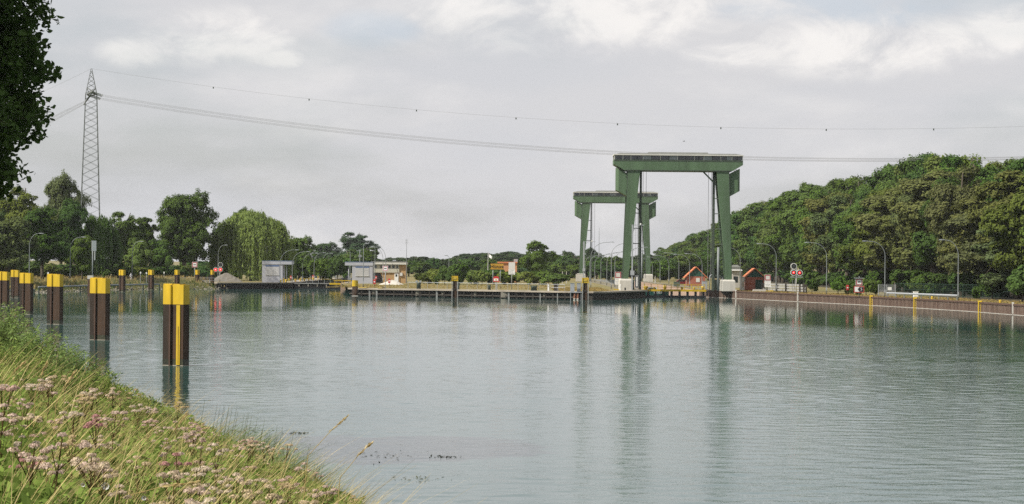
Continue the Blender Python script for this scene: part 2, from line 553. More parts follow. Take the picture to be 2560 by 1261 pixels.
def ground_mat(name, a, b, c, s1=0.05, s2=0.6):
    m = bpy.data.materials.new(name)
    nt, N, L, P = nodes_of(m)
    P.inputs['Roughness'].default_value = 0.95
    P.inputs['Specular IOR Level'].default_value = 0.15
    tc = N.new('ShaderNodeTexCoord')
    def nz(s, det, lo, hi):
        n = N.new('ShaderNodeTexNoise'); n.inputs['Scale'].default_value = s; n.inputs['Detail'].default_value = det
        L.new(tc.outputs['Object'], n.inputs['Vector'])
        r = N.new('ShaderNodeMapRange'); r.inputs['From Min'].default_value = lo; r.inputs['From Max'].default_value = hi
        L.new(n.outputs['Fac'], r.inputs['Value'])
        return r.outputs['Result'], n
    f1, _ = nz(s1, 8, 0.42, 0.62)
    f2, n2 = nz(s2, 10, 0.35, 0.7)
    def mx(f, x, y):
        q = N.new('ShaderNodeMix'); q.data_type = 'RGBA'
        L.new(f, q.inputs[0])
        for sidx, v in ((6, x), (7, y)):
            if isinstance(v, tuple): q.inputs[sidx].default_value = v + (1,)
            else: L.new(v, q.inputs[sidx])
        return q.outputs[2]
    L.new(mx(f2, mx(f1, a, b), c), P.inputs['Base Color'])
    bp = N.new('ShaderNodeBump'); bp.inputs['Distance'].default_value = 0.15
    L.new(n2.outputs['Fac'], bp.inputs['Height']); L.new(bp.outputs['Normal'], P.inputs['Normal'])
    return m
M['ground'] = ground_mat('dry_grass_ground', (0.20, 0.165, 0.07), (0.085, 0.11, 0.035), (0.25, 0.20, 0.095))
M['bank'] = ground_mat('bank_soil_and_grass', (0.10, 0.10, 0.035), (0.19, 0.155, 0.06), (0.06, 0.07, 0.025), 0.2, 1.5)
bank_me = bpy.data.meshes.new('canal_bank'); bank_me.from_pydata(vs, [], fs); bank_me.update()
tag(link('canal_bank', bank_me, 'bank'), 'grassy canal bank sloping down to the water along the dolphins', None, kind='structure')

# ---- the land: one sheet to the horizon with the basin and both lock chambers cut out
import bmesh
CH_R0, CH_R1, CH_END = 25.8, 38.6, 800.0          # large lock chamber
CH_L0, CH_L1 = -52.8, -40.7                        # small lock chamber
inland = [(p.x + n.x * 6, p.y + n.y * 6) for p, n in zip(sp[::3], sn[::3])] + [(-69.5, 558)]
hole = RIGHT + [(CH_R1, CH_END), (CH_R0, CH_END)] + ISLAND + [(CH_L1, 570), (CH_L1, 760), (CH_L0, 760)] + LQUAY[:2] + list(reversed(inland))
outer = [(-7000, -900), (7000, -900), (7000, 16000), (-7000, 16000)]
bm = bmesh.new()
for ring in (hole, outer):
    bv = [bm.verts.new((x, y, ZG)) for x, y in ring]
    for i in range(len(bv)):
        bm.edges.new((bv[i], bv[(i + 1) % len(bv)]))
bmesh.ops.triangle_fill(bm, use_beauty=True, edges=list(bm.edges))
for f in bm.faces:
    if f.normal.z < 0: f.normal_flip()
gm = bpy.data.meshes.new('ground'); bm.to_mesh(gm); bm.free()
tag(link('ground', gm, 'ground'), 'flat dry grassland around the locks', None, kind='structure')

# ---- water
M['water'] = bpy.data.materials.new('canal_water')
nt, N, L, P = nodes_of(M['water'])
P.inputs['Base Color'].default_value = (0.028, 0.080, 0.071, 1)
P.inputs['Roughness'].default_value = 0.045
P.inputs['IOR'].default_value = 1.333
P.inputs['Specular IOR Level'].default_value = 0.5
tc = N.new('ShaderNodeTexCoord')
def wave(sx, sy, det, rough, rot, off):
    mp = N.new('ShaderNodeMapping')
    mp.inputs['Scale'].default_value = (sx, sy, 1)
    mp.inputs['Rotation'].default_value = (0, 0, R(rot))
    mp.inputs['Location'].default_value = (off, off * 0.7, 0)
    L.new(tc.outputs['Object'], mp.inputs['Vector'])
    n = N.new('ShaderNodeTexNoise')
    n.inputs['Scale'].default_value = 1.0; n.inputs['Detail'].default_value = det; n.inputs['Roughness'].default_value = rough
    L.new(mp.outputs['Vector'], n.inputs['Vector'])
    return n.outputs['Fac']
def math_node(op, a, b):
    q = N.new('ShaderNodeMath'); q.operation = op
    for i, v in enumerate((a, b)):
        if isinstance(v, (int, float)): q.inputs[i].default_value = v
        else: L.new(v, q.inputs[i])
    return q.outputs[0]
# fine ripples as bump on top of the modelled waves
h1 = wave(2.6, 4.4, 3.0, 0.6, 8, 3.0)
h2 = wave(7.0, 11.0, 2.0, 0.5, -6, 11.0)
sx_ = N.new('ShaderNodeSeparateXYZ'); L.new(tc.outputs['Object'], sx_.inputs[0])
def lee(val, a, b, lo):
    q = N.new('ShaderNodeMapRange'); q.interpolation_type = 'SMOOTHSTEP'
    q.inputs['From Min'].default_value = a; q.inputs['From Max'].default_value = b
    q.inputs['To Min'].default_value = 1.0; q.inputs['To Max'].default_value = lo
    L.new(val, q.inputs['Value']); return q.outputs['Result']
wob_ = math_node('MULTIPLY', math_node('SUBTRACT', wave(0.03, 0.02, 3.0, 0.6, 0, 9.0), 0.5), 60.0)
rgt_ = math_node('ADD', math_node('ADD', math_node('MULTIPLY', sx_.outputs['X'], 2.2), sx_.outputs['Y']), wob_)
lft_ = math_node('ADD', math_node('ADD', math_node('MULTIPLY', sx_.outputs['X'], -1.6), sx_.outputs['Y']), wob_)
amp_ = math_node('MINIMUM', math_node('MINIMUM', lee(rgt_, 316, 352, 0.12), lee(lft_, 345, 400, 0.15)), lee(math_node('ADD', sx_.outputs['Y'], wob_), 350, 425, 0.3))
patch = N.new('ShaderNodeMapRange'); patch.inputs['From Min'].default_value = 0.35; patch.inputs['From Max'].default_value = 0.65
patch.inputs['To Min'].default_value = 0.55; patch.inputs['To Max'].default_value = 1.15
L.new(wave(0.03, 0.07, 4.0, 0.6, 5, 1.0), patch.inputs['Value'])
hh = math_node('MULTIPLY', math_node('MULTIPLY', math_node('ADD', math_node('MULTIPLY', h1, 0.0105), math_node('MULTIPLY', h2, 0.003)), amp_), patch.outputs['Result'])
bp = N.new('ShaderNodeBump'); bp.inputs['Strength'].default_value = 1.0; bp.inputs['Distance'].default_value = 1.0
L.new(hh, bp.inputs['Height']); L.new(bp.outputs['Normal'], P.inputs['Normal'])
# modelled waves: many wind wavelets of different lengths; calmer in the lee of the banks
wr = np.random.default_rng(99)
NW = 64
w_len = np.exp(wr.uniform(math.log(0.50), math.log(2.6), NW))
w_dir = R(96) + wr.normal(size=NW) * R(58)
w_ph = wr.uniform(0, 6.283, NW)
w_k = 2 * math.pi / w_len
w_amp = 0.027 * math.sqrt(2 / NW) / w_k
def sstep(v, a, b):
    t_ = np.clip((v - a) / (b - a), 0, 1); return t_ * t_ * (3 - 2 * t_)
def gust(x, y):
    """how much the wind ruffles the water at a place"""
    n1 = np.sin(x * 0.055 + 1.3 + 0.7 * np.sin(y * 0.021)) + np.sin(y * 0.047 + x * 0.02 + 0.6) + 0.6 * np.sin(y * 0.13 - x * 0.05)
    base_ = np.clip(0.76 + 0.22 * n1, 0.25, 1.35)
    wob = 14 * np.sin(x * 0.06 + 1) + 9 * np.sin(x * 0.17 + y * 0.03) + 5 * np.sin(x * 0.45)
    rgt = 1 - 0.86 * sstep(2.2 * x + y + wob, 316, 352)
    lft = 1 - 0.84 * sstep(-1.6 * x + y + wob, 345, 400)
    far = 1 - 0.78 * sstep(y + wob * 0.6, 350, 425)
    calm_ = np.minimum(np.minimum(rgt, lft), far)
    # wind streaks on the sheltered water
    st1 = 0.75 * np.exp(-((2.56 * x + y - 461 + wob * 0.25) / 8.0) ** 2) * sstep(x, 38, 50)
    st2 = 0.8 * np.exp(-((y - 446 + wob * 0.2) / 7.0) ** 2) * sstep(-x, 22, 34)
    return base_ * np.maximum(calm_, np.maximum(st1, st2))
def water_height(x, y, cell):
    h = np.zeros_like(x)
    for i in range(NW):
        if w_len[i] > 2.6 * cell:
            h += w_amp[i] * np.sin(w_k[i] * (x * math.cos(w_dir[i]) + y * math.sin(w_dir[i])) + w_ph[i])
    h = h * gust(x, y)
    return h + 2.0 * h * h
WV, WF, wn_ = [], [], 0
for x0, x1, y0, y1, cx_, cy_ in ((-32, 36, 34, 122, 0.17, 0.14), (-64, 66, 120, 262, 0.33, 0.27), (-130, 92, 260, 606, 0.75, 0.5)):
    nx, ny = int((x1 - x0) / cx_) + 1, int((y1 - y0) / cy_) + 1
    gx_, gy_ = np.meshgrid(np.linspace(x0, x1, nx), np.linspace(y0, y1, ny))
    gz_ = water_height(gx_, gy_, max(cx_ * 0.5, cy_))
    WV.append(np.stack([gx_.ravel(), gy_.ravel(), gz_.ravel()], 1))
    ii = (np.arange(ny - 1)[:, None] * nx + np.arange(nx - 1)[None, :]).ravel() + wn_
    WF.append(np.stack([ii, ii + 1, ii + nx + 1, ii + nx], 1))
    wn_ += nx * ny
# still sheet under and around the wave field (lock chambers, outside the view)
still = [(-160, -70, 110, 36.5), (-160, 36.5, -31.5, 122), (35.5, 36.5, 110, 122), (-160, 122, -63.5, 262), (65.5, 122, 110, 262), (-160, 262, -129.5, 605), (91.5, 262, 110, 605), (-160, 605, 110, 812)]
for x0, y0, x1, y1 in still:
    WV.append(np.array([(x0, y0, -0.02), (x1, y0, -0.02), (x1, y1, -0.02), (x0, y1, -0.02)])); WF.append(np.array([[wn_, wn_ + 1, wn_ + 2, wn_ + 3]])); wn_ += 4
wm = mesh_np('canal_water', np.concatenate(WV), np.concatenate(WF), True)
tag(link('canal_water', wm, 'water'), 'wide rippled canal basin below the locks', None, kind='structure')

# ---- right quay: corrugated sheet piling with a cap
def corrugated(path, z0, z1, pitch, depth):
    pts = resample(path, pitch / 4); ns = normals(pts)
    vs, fs = [], []
    for i, (p, n) in enumerate(zip(pts, ns)):
        d = (0.0, 0.0, depth, depth)[i % 4]
        x, y = p.x + n.x * d, p.y + n.y * d
        vs += [(x, y, z0), (x, y, z1)]
    for i in range(len(pts) - 1):
        fs.append((2 * i, 2 * i + 2, 2 * i + 3, 2 * i + 1))
    return MB().add(vs, fs)
rw = thing('sheet_pile_wall', 'long rust-brown sheet pile quay wall curving along the right bank', 'quay wall', (0, 0, 0))
RW = [p for p in RIGHT if p[1] > 150]
corrugated([(72.9, 150)] + RW, -2.0, ZG - 0.1, 0.64, 0.36).build('piling', 'piling', rw)
_pp = resample([(72.9, 150)] + RW, 0.16); _pn = normals(_pp)
_fl = MB()  # pale outer strips: rubbed steel plus sunlit rib contrast put into the colour
for _i in range(2, len(_pp) - 1, 4):
    _a, _b, _n = _pp[_i], _pp[_i + 1], _pn[_i]
    _c, _d = _a.lerp(_b, 0.08), _a.lerp(_b, 0.85)
    _fl.add([(_c.x + _n.x * 0.37, _c.y + _n.y * 0.37, 0.05), (_d.x + _n.x * 0.37, _d.y + _n.y * 0.37, 0.05), (_d.x + _n.x * 0.37, _d.y + _n.y * 0.37, ZG - 0.17), (_c.x + _n.x * 0.37, _c.y + _n.y * 0.37, ZG - 0.17)], [(0, 1, 2, 3)])
tag(_fl.build('sunlit_worn_flanges', 'piling_pale', rw), kind='stuff')
sweep([(72.9, 150)] + RW, [(-0.50, ZG - 0.16), (0.44, ZG - 0.16), (0.44, ZG + 0.07), (-0.50, ZG + 0.07)], 3.0).build('cap_beam', 'rust_edge', rw)
sweep([(72.9, 150)] + RW, [(-0.1, -0.10), (0.385, -0.10), (0.385, 0.045), (-0.1, 0.045)], 3.0).build('lime_line', 'concrete', rw)
sweep([(RIGHT[0][0], -60), (72.9, 150)], [(-0.4, -2), (0.3, -2), (0.3, ZG + 0.07), (-0.4, ZG + 0.07)], 30).build('piling', 'piling', rw)

# ---- large lock: chamber walls and heads
def wallbox(name, m, label, cat, x0, x1, y0, y1, z0, z1):
    return tag(MB().box(x0, x1, y0, y1, z0, z1).build(name, m), label, cat)
lk = thing('lock_chamber', 'long brick-walled chamber of the large lock between the green gantries', 'lock chamber')
MB().box(CH_R1 - 0.02, CH_R1 + 1.2, 489.5, CH_END, -2, ZG + 0.02).build('chamber_wall', 'pink_brick', lk)
MB().box(CH_R0 - 1.2, CH_R0 + 0.02, 469.6, CH_END, -2, ZG + 0.02).build('chamber_wall', 'pink_brick', lk)
MB().box(CH_R0 - 1.0, CH_R1 + 1.0, CH_END - 0.4, CH_END + 1, -2, ZG + 0.02).build('head_wall', 'concrete', lk)
MB().box(CH_R1 - 0.08, CH_R1 + 1.5, 491.5, CH_END, ZG + 0.02, ZG + 0.12).build('coping', 'apron', lk)
MB().box(CH_R0 - 1.5, CH_R0 + 0.08, 471, CH_END, ZG + 0.02, ZG + 0.12).build('coping', 'apron', lk)
ls = thing('lock_chamber', 'narrow chamber of the small lock between the two grey sheds', 'lock chamber')
MB().box(CH_L0 - 1.2, CH_L0 + 0.02, 575.6, 761, -2, ZG + 0.02).build('chamber_wall', 'dark_piling', ls)
MB().box(CH_L1 - 0.02, CH_L1 + 1.2, 570.6, 761, -2, ZG + 0.02).build('chamber_wall', 'pink_brick', ls)
MB().box(CH_L0, CH_L1, 759.5, 761, -2, ZG).build('head_wall', 'concrete', ls)
MB().box(CH_L0 - 1.4, CH_L0 + 0.06, 576, 760, ZG + 0.02, ZG + 0.1).build('coping', 'coping', ls)
MB().box(CH_L1 - 0.06, CH_L1 + 1.4, 571, 760, ZG + 0.02, ZG + 0.1).build('coping', 'coping', ls)

# ---- left quay beside the small lock
lq = thing('sheet_pile_wall', 'dark sheet pile quay wall below the left grey shed', 'quay wall')
corrugated(list(reversed(LQUAY)), -2, ZG - 0.05, 0.8, 0.25).build('piling', 'dark_piling', lq)
sweep(list(reversed(LQUAY)), [(-0.25, ZG - 0.12), (0.8, ZG - 0.12), (0.8, ZG + 0.1), (-0.25, ZG + 0.1)], 3).build('cap_beam', 'coping', lq)

# ---- island pier: concrete deck edge on steel posts in front of a dark wall
pier = thing('pier', 'long dark piled pier with pale deck edge at the tip of the island', 'pier')
IR = list(reversed(ISLAND))
sweep(IR, [(-0.2, -2), (0.2, -2), (0.2, ZG - 0.2), (-0.2, ZG - 0.2)], 3).build('back_wall', 'dark_piling', pier)
ir_front = [(-31.0, 465), (-29.6, 462.5), (-10.8, 452.5), (12.0, 437.0)]
sweep(IR, [(-0.85, ZG - 0.2), (0.9, ZG - 0.2), (0.9, ZG + 0.1), (-0.85, ZG + 0.1)], 3).build('deck_edge', 'coping', pier)
sweep(ir_front, [(-0.55, 0.30), (-0.35, 0.30), (-0.35, 0.52), (-0.55, 0.52)], 3).build('waler', 'dark_timber', pier)
sweep([(12, 437), (14.5, 436.5), (17, 439), (25.8, 470)], [(-0.45, -2), (-0.15, -2), (-0.15, 1.15), (-0.45, 1.15)], 3).build('fender_wall', 'dark_timber', pier)
for px in [905, 924, 942, 962, 985, 1010, 1030, 1052, 1075, 1092, 1112, 1160, 1180, 1213, 1232, 1252, 1272, 1292, 1312, 1333, 1350, 1364, 1382, 1395, 1412]:
    # where this column meets the pier front
    best = min(resample(ir_front, 0.2), key=lambda p: abs(CX + FPX * p.x / p.y - px))
    w = 0.10 + 0.06 * ((px * 7) % 5) / 4
    mm = ('timber', 'dark_timber', 'dark_piling')[(px * 13) % 3]
    MB().box(best.x - w, best.x + w, best.y - 0.72, best.y - 0.6, -1.2, ZG - 0.2).build('post', mm, pier)
for px, w in ((1050, 1.4), (1112, 1.0), (1270, 2.6), (1190, 0.8), (938, 1.0), (1365, 0.8)):
    best = min(resample(ir_front, 0.2), key=lambda p: abs(CX + FPX * p.x / p.y - px))
    MB().box(best.x - w / 2, best.x + w / 2, best.y - 0.30, best.y - 0.22, 0.15, ZG - 0.25).build('concrete_panel', 'stone', pier)

# ---- paved aprons, set just above the grass
def apron(name, poly, z, m, label):
    tag(MB().add([(x, y, z) for x, y in poly], [tuple(range(len(poly)))]).build(name, m), label, None, kind='structure')
apron('paved_apron', [(-30.2, 464), (-10.8, 454), (12.2, 438.3), (14.6, 437.8), (15.9, 441), (12.5, 446), (-8, 460), (-29, 470)], ZG + 0.012, 'concrete', 'concrete walkway along the pier edge')
apron('paved_apron', [(20.5, 456), (24.3, 470), (24.3, 800), (22.3, 800), (22.3, 480)], ZG + 0.008, 'apron', 'concrete apron beside the large lock on the island')
apron('paved_apron', [(40.1, 491), (42.5, 483), (42.0, 800), (40.1, 800)], ZG + 0.008, 'apron', 'concrete apron beside the large lock on the right bank')
apron('paved_apron', [(-58, 570), (-54.2, 577), (-54.2, 760), (-60, 760)], ZG + 0.008, 'concrete', 'concrete apron beside the small lock on the left')
apron('path', [(-87, 560), (-66, 562), (-66, 567), (-88, 566)], ZG + 0.008, 'concrete', 'pale path leading to the left quay')
# ================================================================== dolphins (mooring piles) in the basin
def dolphin_mesh_parts():
    """local: base at the waterline, 5 m tall, 1.67 m wide; plan = two steel box piles side by side with a flange between"""
    parts = {}
    w = 0.80
    plan = [(-w, -0.10), (-w + 0.05, -0.34), (-0.27, -0.37), (-0.21, -0.49), (-0.12, -0.49), (-0.07, -0.37), (w - 0.04, -0.43), (w, -0.25), (w, 0.20), (w - 0.1, 0.30), (-w + 0.1, 0.30), (-w, 0.25)]
    parts['pile'] = MB().prism_z(plan, -2.0, 3.74)
    sleeve = [(x * 1.006, y * 1.006) for x, y in plan]
    parts['painted_top'] = MB().prism_z(sleeve, 3.74, 4.94)
    parts['top_plate'] = MB().prism_z([(-w + 0.06, -0.33), (-0.1, -0.36), (-0.1, 0.27), (-w + 0.12, 0.27)], 4.94, 5.0).prism_z([(0.0, -0.37), (w - 0.34, -0.40), (w - 0.34, 0.27), (0.0, 0.27)], 4.94, 4.985)
    parts['algae_band'] = MB().prism_z([(x * 1.005, y * 1.005) for x, y in plan], 0.06, 0.40)
    parts['lime_line'] = MB().prism_z([(x * 1.008, y * 1.008) for x, y in plan], -0.05, 0.035)
    fl = MB()
    fl.box(-0.21, -0.12, -0.515, -0.491, -1.5, 3.735)
    fl.box(-w - 0.012, -w + 0.03, -0.24, -0.12, -1.5, 3.735)
    parts['flange'] = fl
    return parts
DM = {k: v.mesh(k) for k, v in dolphin_mesh_parts().items()}
DMAT = {'pile': 'rust', 'painted_top': 'yellow', 'top_plate': 'yellow', 'lime_line': 'stone', 'flange': 'rust_edge', 'algae_band': 'algae'}
def dolphin(px, Y, label, s=1.0, hs=1.0, rz=0.0, group=None):
    p = base(px, Y, 0)
    t = thing('mooring_dolphin', label, 'mooring dolphin', p, rz - 0.48, group)
    t.scale = (s, s, hs)
    for k, me in DM.items():
        link(k, me, DMAT[k], t)
    return t
G1 = 'yellow-topped mooring dolphins'
d0 = dolphin(440, 147, 'largest yellow-topped steel dolphin with a yellow stripe down its face', group=G1, rz=0.05)
st = MB().box(0.28, 0.54, -0.455, -0.395, 0.05, 3.70)
ys = st.build('painted_stripe', 'yellow', d0)
MB().box(0.425, 0.445, -0.470, -0.457, 0.1, 2.4).build('stripe_gap', 'rust', d0)
dolphin(249.5, 193, 'second largest yellow-topped steel dolphin, next to the striped one', group=G1, rz=0.08)
dolphin(137.5, 239, 'third yellow-topped dolphin counted from the striped one towards the bush', group=G1, rz=0.10)
dolphin(66, 281, 'fourth yellow-topped dolphin counted from the striped one, standing before a slimmer one', hs=0.97, group=G1, rz=0.12)
dolphin(9, 326, 'yellow-topped dolphin cut off by the left picture edge', hs=0.95, group=G1, rz=0.12)
dolphin(38, 400, 'slim yellow-topped dolphin half hidden behind two nearer ones at far left', hs=0.93, s=0.92, group=G1, rz=0.2)
dolphin(305.5, 488, 'far yellow-topped dolphin left of the cyclist by the straw grass', 0.95, 0.90, -0.2, G1)
dolphin(378, 524, 'far yellow-topped dolphin directly right of the cyclist', 0.93, 0.88, -0.3, G1)
dolphin(443, 545, 'far yellow-topped dolphin rising just above the striped one', 0.90, 0.87, -0.4, G1)
dolphin(493.5, 556, 'far yellow-topped dolphin standing under the small white board', 0.84, 0.87, -0.5, G1)
dolphin(531, 560, 'far yellow-topped dolphin beside the red signal lights and sand heap', 0.82, 0.87, -0.6, G1)
# brown pile without paint
pb = thing('mooring_pile', 'short brown pile with pale cap between two dolphins, no yellow paint', 'mooring pile', base(226, 430, 0))
MB().prism_z([(-0.45, -0.4), (0.42, -0.45), (0.45, 0.4), (-0.45, 0.42)], -2, 3.0).build('pile', 'rust_edge', pb)
MB().prism_z([(-0.5, -0.45), (0.47, -0.5), (0.5, 0.45), (-0.5, 0.47)], 3.0, 3.65).build('cap', 'plinth', pb)

def fender_pile(px, Y, h, label, rz=0.0, plain=False):
    p = base(px, Y, 0)
    t = thing('fender_pile', label, 'mooring pile', p, rz, 'yellow-headed piles in front of the pier')
    if plain:
        MB().tube([(0, 0, -2), (0, 0, h - 1.15)], 0.55, 14).build('pile', 'rust', t, True)
        MB().tube([(0, 0, h - 1.15), (0, 0, h)], 0.57, 14).build('painted_top', 'yellow', t)
        MB().box(-0.60, 0.60, -0.62, -0.5, -0.05, 0.1).build('lime_line', 'concrete', t)
    else:
        MB().box(-0.36, 0.36, -0.3, 0.6, -2, h - 0.95).build('pile', 'rust', t)
        for s in (-1, 1):
            MB().box(s * 0.52 - 0.07, s * 0.52 + 0.07, -0.50, -0.2, -0.6, h - 0.98).build('fender_post', 'timber', t)
            MB().box(s * 0.52 - 0.075, s * 0.52 + 0.075, -0.505, -0.19, h - 0.98, h - 0.02).build('fender_head', 'yellow', t)
        MB().box(-0.58, 0.58, -0.4, 0.7, h - 0.94, h).build('painted_top', 'yellow', t)
        MB().box(-0.5, 0.5, -0.42, 0.0, 1.55, 1.72).build('cross_bar', 'dark_timber', t)
        MB().box(-0.30, 0.30, -0.46, -0.402, h - 0.62, h - 0.3).build('recess_plate', 'dull_yellow', t)
    return t
fender_pile(887.5, 458, 3.0, 'round yellow-topped pile at the left tip of the pier', plain=True)
fender_pile(1137, 446, 4.05, 'square yellow-headed pile in the middle of the pier railing')
fender_pile(1463, 432, 4.0, 'square yellow-headed pile at the right end of the pier')

# ================================================================== lift-gate gantries
def gantry(loc, label, rz, s=1.0):
    t = thing('lift_gate_gantry', label, 'gantry', loc, rz, 'green lift gate gantries')
    t.scale = (s, s, s)
    zb, zt, bw = 23.5, 25.65, 12.65
    beam = MB().prism_y([(-10.5, zb), (10.5, zb), (bw, 24.75), (bw, zt), (-bw, zt), (-bw, 24.75)], -3.2, 3.2)
    b = beam.build('beam', 'green_paint', t)
    MB().box(-bw + 0.04, bw - 0.04, -3.235, -3.203, zt - 0.28, zt - 0.02).build('trim_strip', 'dark_steel', b)
    MB().box(-10.4, 10.4, -3.23, -3.203, zb + 0.01, zb + 0.16).build('bottom_flange', 'dark_steel', b)
    # window band
    MB().box(-bw + 0.25, bw - 0.25, -2.9, 2.9, zt + 0.002, zt + 0.85).build('cab_core', 'dark_steel', b)
    xs = [-12.55, -10.9, -9.35, -6.95, -3.55, -0.2, 3.1, 4.95, 8.3, 10.5, 12.55]
    for i in range(len(xs) - 1):
        nsub = 2 if xs[i + 1] - xs[i] > 1.7 else 1
        for j in range(nsub):
            a = xs[i] + (xs[i + 1] - xs[i]) * j / nsub; c = xs[i] + (xs[i + 1] - xs[i]) * (j + 1) / nsub
            for sgn in (-1, 1):
                pm = ('glass', 'pale_glass', 'glass', 'glass')[(i * 3 + j * 5 + (sgn > 0)) % 4]
                y = 3.05 * sgn
                MB().add([(a + 0.06, y, zt + 0.05), (c - 0.06, y, zt + 0.05), (c - 0.06, y - 0.05 * sgn, zt + 0.82), (a + 0.06, y - 0.05 * sgn, zt + 0.82)], [(0, 1, 2, 3) if sgn < 0 else (3, 2, 1, 0)]).build('window_pane', pm, b)
    mu = MB()
    for x in xs:
        mu.box(x - 0.06, x + 0.06, -3.12, -3.0, zt, zt + 0.86); mu.box(x - 0.06, x + 0.06, 3.0, 3.12, zt, zt + 0.86)
    mu.build('mullions', 'roof_edge', b)
    rf = MB().box(-bw - 0.05, bw + 0.05, -3.5, 3.5, zt + 0.86, zt + 1.06).build('roof_edge', 'roof_edge', t)
    r2 = MB()
    def rect(x, y, z): return [(-x, -y, z), (x, -y, z), (x, y, z), (-x, y, z)]
    r2.loft([rect(bw - 0.1, 3.4, zt + 1.06), rect(bw - 1.3, 2.3, zt + 1.34)])
    r2.build('roof', 'roof_grey', rf)
    MB().loft([rect(5.9, 2.2, zt + 1.342), rect(5.85, 2.0, zt + 1.56)]).build('roof_vent', 'roof_grey', rf)
    for sx in (-1, 1):
        for y0, y1 in ((-3.0, -1.5), (1.5, 3.0)):
            lg = MB()
            top = [(7.5 * sx, y0, zb), (9.9 * sx, y0, zb), (9.9 * sx, y1, zb), (7.5 * sx, y1, zb)]
            ym = (y0 + y1) / 2
            bot = [(9.65 * sx, ym - 0.5, 2.25), (10.65 * sx, ym - 0.5, 2.25), (10.65 * sx, ym + 0.5, 2.25), (9.65 * sx, ym + 0.5, 2.25)]
            if sx < 0: top.reverse(); bot.reverse()
            lg.loft([bot, top])
            leg = lg.build('leg', 'green_paint', t)
            # stiffener along the outer edge
            MB().bar((9.93 * sx, y0 + 0.05, zb - 0.1), (10.68 * sx, ym - 0.45, 2.4), 0.10, 0.10).build('edge_stiffener', 'dark_steel', leg)
        # balance box on the outer side
        q = [(-12.15, -1.9), (-11.7, -2.5), (-9.9, -2.5), (-9.9, 2.5), (-11.7, 2.5), (-12.15, 1.9)]
        if sx > 0: q = [(-x, y) for x, y in reversed(q)]
        def zz(x, lo): 
            f = (abs(x) - 9.9) / 2.25
            return (18.45 + 1.25 * f) if lo else (22.95 + 1.15 * f)
        n = len(q)
        cw = MB().add([(x, y, zz(x, True)) for x, y in q] + [(x, y, zz(x, False)) for x, y in q],
                      [tuple(reversed(range(n))), tuple(range(n, 2 * n))] + [(i, (i + 1) % n, (i + 1) % n + n, i + n) for i in range(n)])
        cb = cw.build('balance_box', 'green_paint', t)
        MB().tube([(11.4 * sx, -2.0, 23.65), (11.4 * sx, -2.0, 24.3)], 0.06).tube([(11.4 * sx, 2.0, 23.65), (11.4 * sx, 2.0, 24.3)], 0.06).build('hanger', 'dark_steel', cb)
        for z in (19.3, 22.2):
            MB().box(10.15 * sx - 0.15, 10.15 * sx + 0.15, -2.62, -2.5, z, z + 0.25).build('bracket', 'dark_steel', cb)
        # gate guide column with struts to the leg
        gc = MB().box(7.2 * sx - 0.16, 7.2 * sx + 0.16, -1.2, -0.8, 0.0, zb - 0.02).box(7.2 * sx - 0.16, 7.2 * sx + 0.16, 0.8, 1.2, 0.0, zb - 0.02).build('guide_column', 'dark_steel', t)
        for z in (3.0, 6.2, 9.2, 12.2, 15.2, 18.2):
            f = (zb - z) / (zb - 2.25)
            xi = 7.5 + 2.15 * f
            if xi > 7.55:
                MB().bar((7.25 * sx, -0.95, z), ((xi + 0.05) * sx, -2.0, z), 0.16).build('strut', 'dark_steel', gc)
        # hoist ropes
        for x in (6.15, 6.75):
            MB().tube([(x * sx, -0.3, 2.4), (x * sx, -0.3, zb)], 0.035, 4).build('hoist_rope', 'cable', t)
        pl = MB()
        pl.loft([rect_at(10.1 * sx, 0, 1.25, 3.5, 0.0), rect_at(10.1 * sx, 0, 1.2, 3.45, 1.95), rect_at(10.1 * sx, 0, 1.0, 3.2, 2.25)])
        pl.build('plinth', 'plinth', t)
    # inclined brace under the beam and a ladder on the right leg
    MB().bar((5.0, -1.0, zb), (7.6, -1.0, zb - 2.6), 0.28).build('brace', 'green_paint', t)
    ld = MB().bar((8.75, -1.3, 2.4), (8.0, -1.3, 15.0), 0.08).bar((9.30, -1.3, 2.4), (8.55, -1.3, 15.0), 0.08)
    for i in range(22):
        f = i / 22
        ld.bar((8.75 - 0.75 * f, -1.3, 2.8 + 12.1 * f), (9.30 - 0.75 * f, -1.3, 2.8 + 12.1 * f), 0.06)
    ld.build('ladder', 'green_paint', t)
    MB().tube([(8.05, -2.2, 0), (8.05, -2.2, 8.6)], 0.24, 10).build('pipe', 'pole_grey', t, True)
    return t
def rect_at(cx, cy, hx, hy, z):
    return [(cx - hx, cy - hy, z), (cx + hx, cy - hy, z), (cx + hx, cy + hy, z), (cx - hx, cy + hy, z)]
GN = Vector((32.5, 474, ZG))
gantry(GN, 'taller-looking near green lift gate gantry straddling the large lock', 0.0)
gantry(Vector((30.9, 722, ZG)), 'smaller-looking far green lift gate gantry, partly behind the near one', 0.0)

# ---- lift gate lowered between the piers, with its yellow walkway
gt = thing('lock_gate', 'dark lift gate with yellow walkway closing the large lock', 'lock gate', (0, 476.5, 0))
MB().box(25.85, 38.55, -0.6, 0.8, 1.30, 1.50).build('walkway', 'dull_yellow', gt)
MB().box(25.85, 38.55, -0.66, -0.604, 1.20, 1.60).build('walkway_edge', 'yellow', gt)
MB().box(25.85, 38.55, -0.35, 0.5, -1.0, 0.38).build('bottom_beam', 'black', gt)
for px in (1609, 1620, 1639, 1659, 1679, 1699, 1719, 1739, 1758.5, 1768):
    x = base(px, 476.5, 1).x
    w = 0.22 if px not in (1609, 1768) else 0.14
    MB().box(x - w, x + w, -0.3, 0.4, 0.38, 1.30).build('post', 'black', gt)
for i in range(10):
    x = 26.3 + i * 1.33
    MB().box(x - 0.06, x + 0.06, -0.57, -0.45, 1.50, 2.62).build('rail_post', 'yellow', gt)
